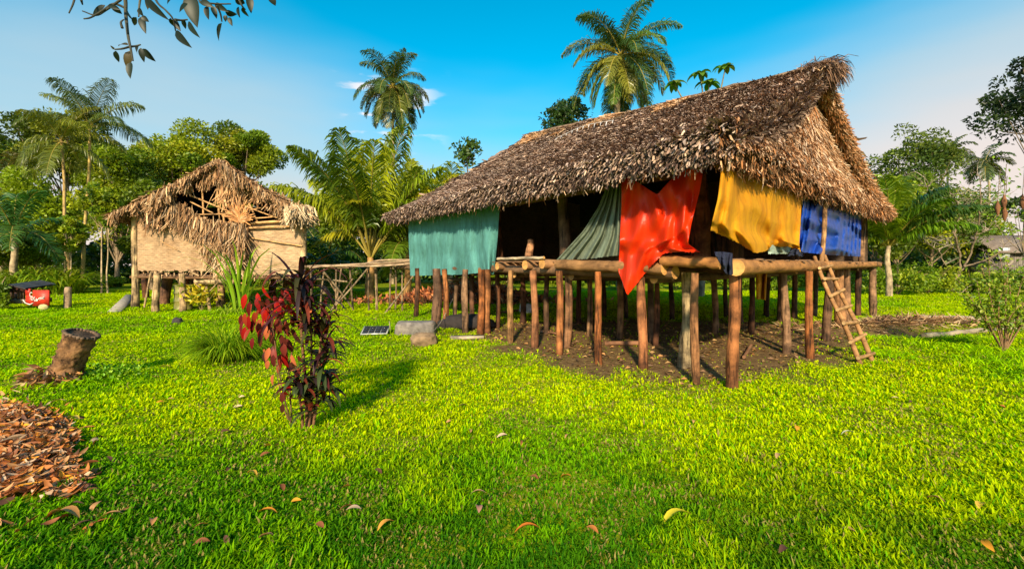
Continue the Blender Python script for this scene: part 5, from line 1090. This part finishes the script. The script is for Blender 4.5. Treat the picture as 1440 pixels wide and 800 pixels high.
# ------------------------------------------------------------------ leaf pile and single leaves
def curl_leaf(mb,c,az,L,W,col,r,tilt=0.,curl=.4,roll=0.):
    ns=6; t=np.linspace(-.5,.5,ns+1); d=A([cos(az),sin(az),tilt]); d=nrm(d); S0=nrm(np.cross(d,A([0,0,1.]))); U=np.cross(S0,d); S=S0*cos(roll)+U*sin(roll); U=np.cross(S,d)
    pts=A(c)+d*(t*L)[:,None]+U*(-curl*L*(2*t)**2*.35)[:,None]; w_=W*.5*np.cos(t*pi*.98)**.75
    V=np.stack([pts-S*w_[:,None]+U*(w_*.45)[:,None],pts,pts+S*w_[:,None]+U*(w_*.45)[:,None]],1).reshape(-1,3); i=np.arange(ns)[:,None]*3
    mb.add(V,np.concatenate([i+A([[0,1,4,3]]),i+A([[1,2,5,4]])]),np.clip(col,0,1))
r=np.random.default_rng(121); mb=MB(); LC=[(.48,.16,.035),(.30,.10,.035),(.56,.28,.11),(.60,.40,.25),(.12,.05,.028),(.74,.30,.02)]
for k in range(2500):
    a_=r.random()*2*pi; rr=(r.random()**.5)*(1.0 if r.random()<.88 else 1.0+.7*r.random()); rr*=.8+.45*float(vnoise(A([a_*1.6]),A([0.]),1,88)[0]); y=4.1+sin(a_)*rr*1.15; x=-1.13*y+cos(a_)*rr*.58; h=max(0,1-rr)**.7*.10
    curl_leaf(mb,(x,y,gz(x,y)+h*r.random()**.4+.03),r.random()*2*pi,.08+.08*r.random(),.022+.024*r.random(),A(LC[r.choice(6,p=[.26,.22,.18,.14,.14,.06])])*(.7+.5*r.random()),r,.45*r.standard_normal(),.5*r.standard_normal(),.7*r.standard_normal())
tag(mb.build('leaf_pile',M_dry,origin=(-4.15,3.3,0)),'raked heap of dry orange and brown leaves at the lower left','leaf pile',kind='stuff')
FG='fallen leaves on the lawn'
singles=[(374,727,.155,.05,.0,(.85,.30,.02),'bright orange curled leaf, largest left of the middle of the lawn'),(215,744,.11,.045,-.9,(.62,.26,.09),'small brown folded leaf right of two orange ones near the leaf pile'),(155,737,.13,.04,.5,(.66,.30,.10),'narrow orange leaf between the leaf pile and the small folded leaf'),
 (542,746,.12,.055,.8,(.82,.34,.05),'pointed orange leaf standing on edge near the bottom middle'),(673,722,.11,.05,-1.4,(.48,.22,.14),'purplish brown upright leaf near the bottom middle'),(741,750,.17,.05,.1,(.78,.20,.02),'dark orange arched leaf at the bottom middle'),(672,699,.12,.03,.0,(.6,.32,.16),'slim tan leaf just above the purplish leaf'),
 (950,732,.24,.075,.35,(.80,.62,.03),'large yellow leaf lying on the lawn below the big hut'),(1316,711,.10,.045,-1.0,(.42,.2,.08),'brown leaf at the lower right of the lawn'),(1379,720,.10,.05,.5,(.85,.48,.06),'yellow orange leaf at the lower right of the lawn'),(82,570,.16,.05,.3,(.68,.36,.14),'tan leaf beyond the leaf pile towards the stump'),(103,596,.18,.06,-.2,(.75,.48,.06),'yellow leaf at the far corner of the leaf pile'),
 (90,735,.26,.09,-.15,(.55,.24,.06),'broad brown leaf in the grass below the leaf pile'),(355,672,.13,.04,-.5,(.78,.42,.05),'small yellow orange leaf above the bright curled one'),(232,519,.17,.07,.1,(.75,.5,.08),'yellow leaf between the stump and the round tussock'),(651,575,.12,.05,.2,(.24,.11,.06),'dark brown leaf in the middle of the lawn'),(1095,648,.10,.05,.6,(.6,.34,.15),'tan leaf on the lawn right of the middle'),
 (1192,614,.14,.035,.0,(.75,.68,.5),'pale cream stick like leaf at the right of the lawn')]
for px,py,L,W,az,c,lb in singles:
    q=fl(px,py); mb=MB(); z=gz(q[0],q[1])+.058; curl_leaf(mb,(q[0],q[1],z),az,L,W,c,r,.1,.5,.25); tag(mb.build('fallen_leaf',M_dry,origin=(q[0],q[1],float(z-.02))),lb,'leaf',FG)
for k in range(46):
    px,py=r.random()*1400+20,560+r.random()**1.6*225
    if px<200 and py>560: px+=300
    q=fl(px,py)
    if py<575 and 680<px<1200: continue
    mb=MB(); z=gz(q[0],q[1])+.045; curl_leaf(mb,(q[0],q[1],z),r.random()*3,.06+.05*r.random(),.025+.02*r.random(),A(LC[r.integers(6)])*(.8+.4*r.random()),r,.2*r.standard_normal(),.4,.4*r.standard_normal()); tag(mb.build('fallen_leaf',M_dry,origin=(q[0],q[1],float(z-.02))),'tiny dry tan or brown leaf scattered on the open lawn','leaf','tiny dry leaves on the open lawn')

# ------------------------------------------------------------------ overhanging branch, upper left
def branch():
    d=3.6; r=np.random.default_rng(131); Q=lambda px,py,o_=0.: at(px,py,d+o_); t=thing('overhanging_branch','leafy twigs hanging into view from above at the upper left','branch',tuple(Q(210,-60)))
    TW=[[(150,-60),(174,-10),(177,22),(180,50),(184,70),(187,86)],[(183,66),(172,69),(161,70)],[(184,66),(192,65),(198,63)],[(210,-40),(219,0),(233,15),(243,27),(247,44)],[(246,28),(255,29),(264,28)],[(270,-40),(280,0),(286,4),(305,6),(325,6)],[(305,8),(310,20),(312,31)],[(110,-30),(104,2),(97,19)],[(114,0),(116,7)],[(177,12),(160,6),(145,15),(128,25),(118,27)],[(170,0),(150,14),(135,22),(116,16)],[(160,-20),(240,-10),(330,-12),(390,-30)],[(330,-12),(340,8),(345,14)],[(200,-20),(196,8),(195,24)],[(172,40),(170,32),(174,28)]]
    mb=MB()
    for i,pp in enumerate(TW): p=smoothpath([Q(x,y,.05*sin(i*3+j)) for j,(x,y) in enumerate(pp)],5); tube(mb,p,np.linspace(.010,.005,len(p)) if i not in (0,11) else np.linspace(.016,.006,len(p)),6,(.07,.07,.055))
    mb.build('twig',M_bark,t)
    LV=[(180,64,162,58,6),(163,72,165,88,6),(161,68,154,66,4),(183,72,176,96,10),(184,88,179,107,8),(195,65,187,75,7),(198,68,201,86,6),(201,69,215,86,8),(244,29,251,41,7),(247,44,261,64,9),(259,28,259,41,6),(265,31,273,50,7),(273,31,279,36,5),(268,-6,271,31,17),(291,9,290,25,7),(299,9,304,24,6),(302,6,317,15,7),(317,18,331,21,7),(312,33,301,56,8),(341,11,348,27,6),(351,-4,352,15,8),(380,-4,387,7,8),(335,10,334,23,5),(199,24,201,43,8),(199,24,208,30,6),(192,25,185,37,6),(178,10,181,28,7),(203,-5,225,24,9),(148,8,126,19,6),(158,8,170,20,7),(264,6,247,15,6),(240,0,233,5,5),(322,25,325,35,5),(330,-2,345,6,9),(240,26,243,40,5),(152,8,165,12,5),(212,-2,204,12,9),(195,12,199,22,6),(318,22,316,30,5),(282,2,297,8,7)]
    for x0,y0,x1,y1,w_ in LV:
        mb=MB(); o_=.12*r.standard_normal(); a=Q(x0,y0,o_); b=Q(x1,y1,o_+.04*r.standard_normal()); L=np.linalg.norm(b-a); ribbon2(mb,a,b-a,L,w_*1.25*d/F,A((.012,.022,.010))*(.7+.6*r.random())+(A((.06,.03,0)) if r.random()<.2 else 0),r); mb.build('leaf',M_leaf,t)
branch()

for o in bpy.data.objects:
    if '_o' in o: del o['_o']
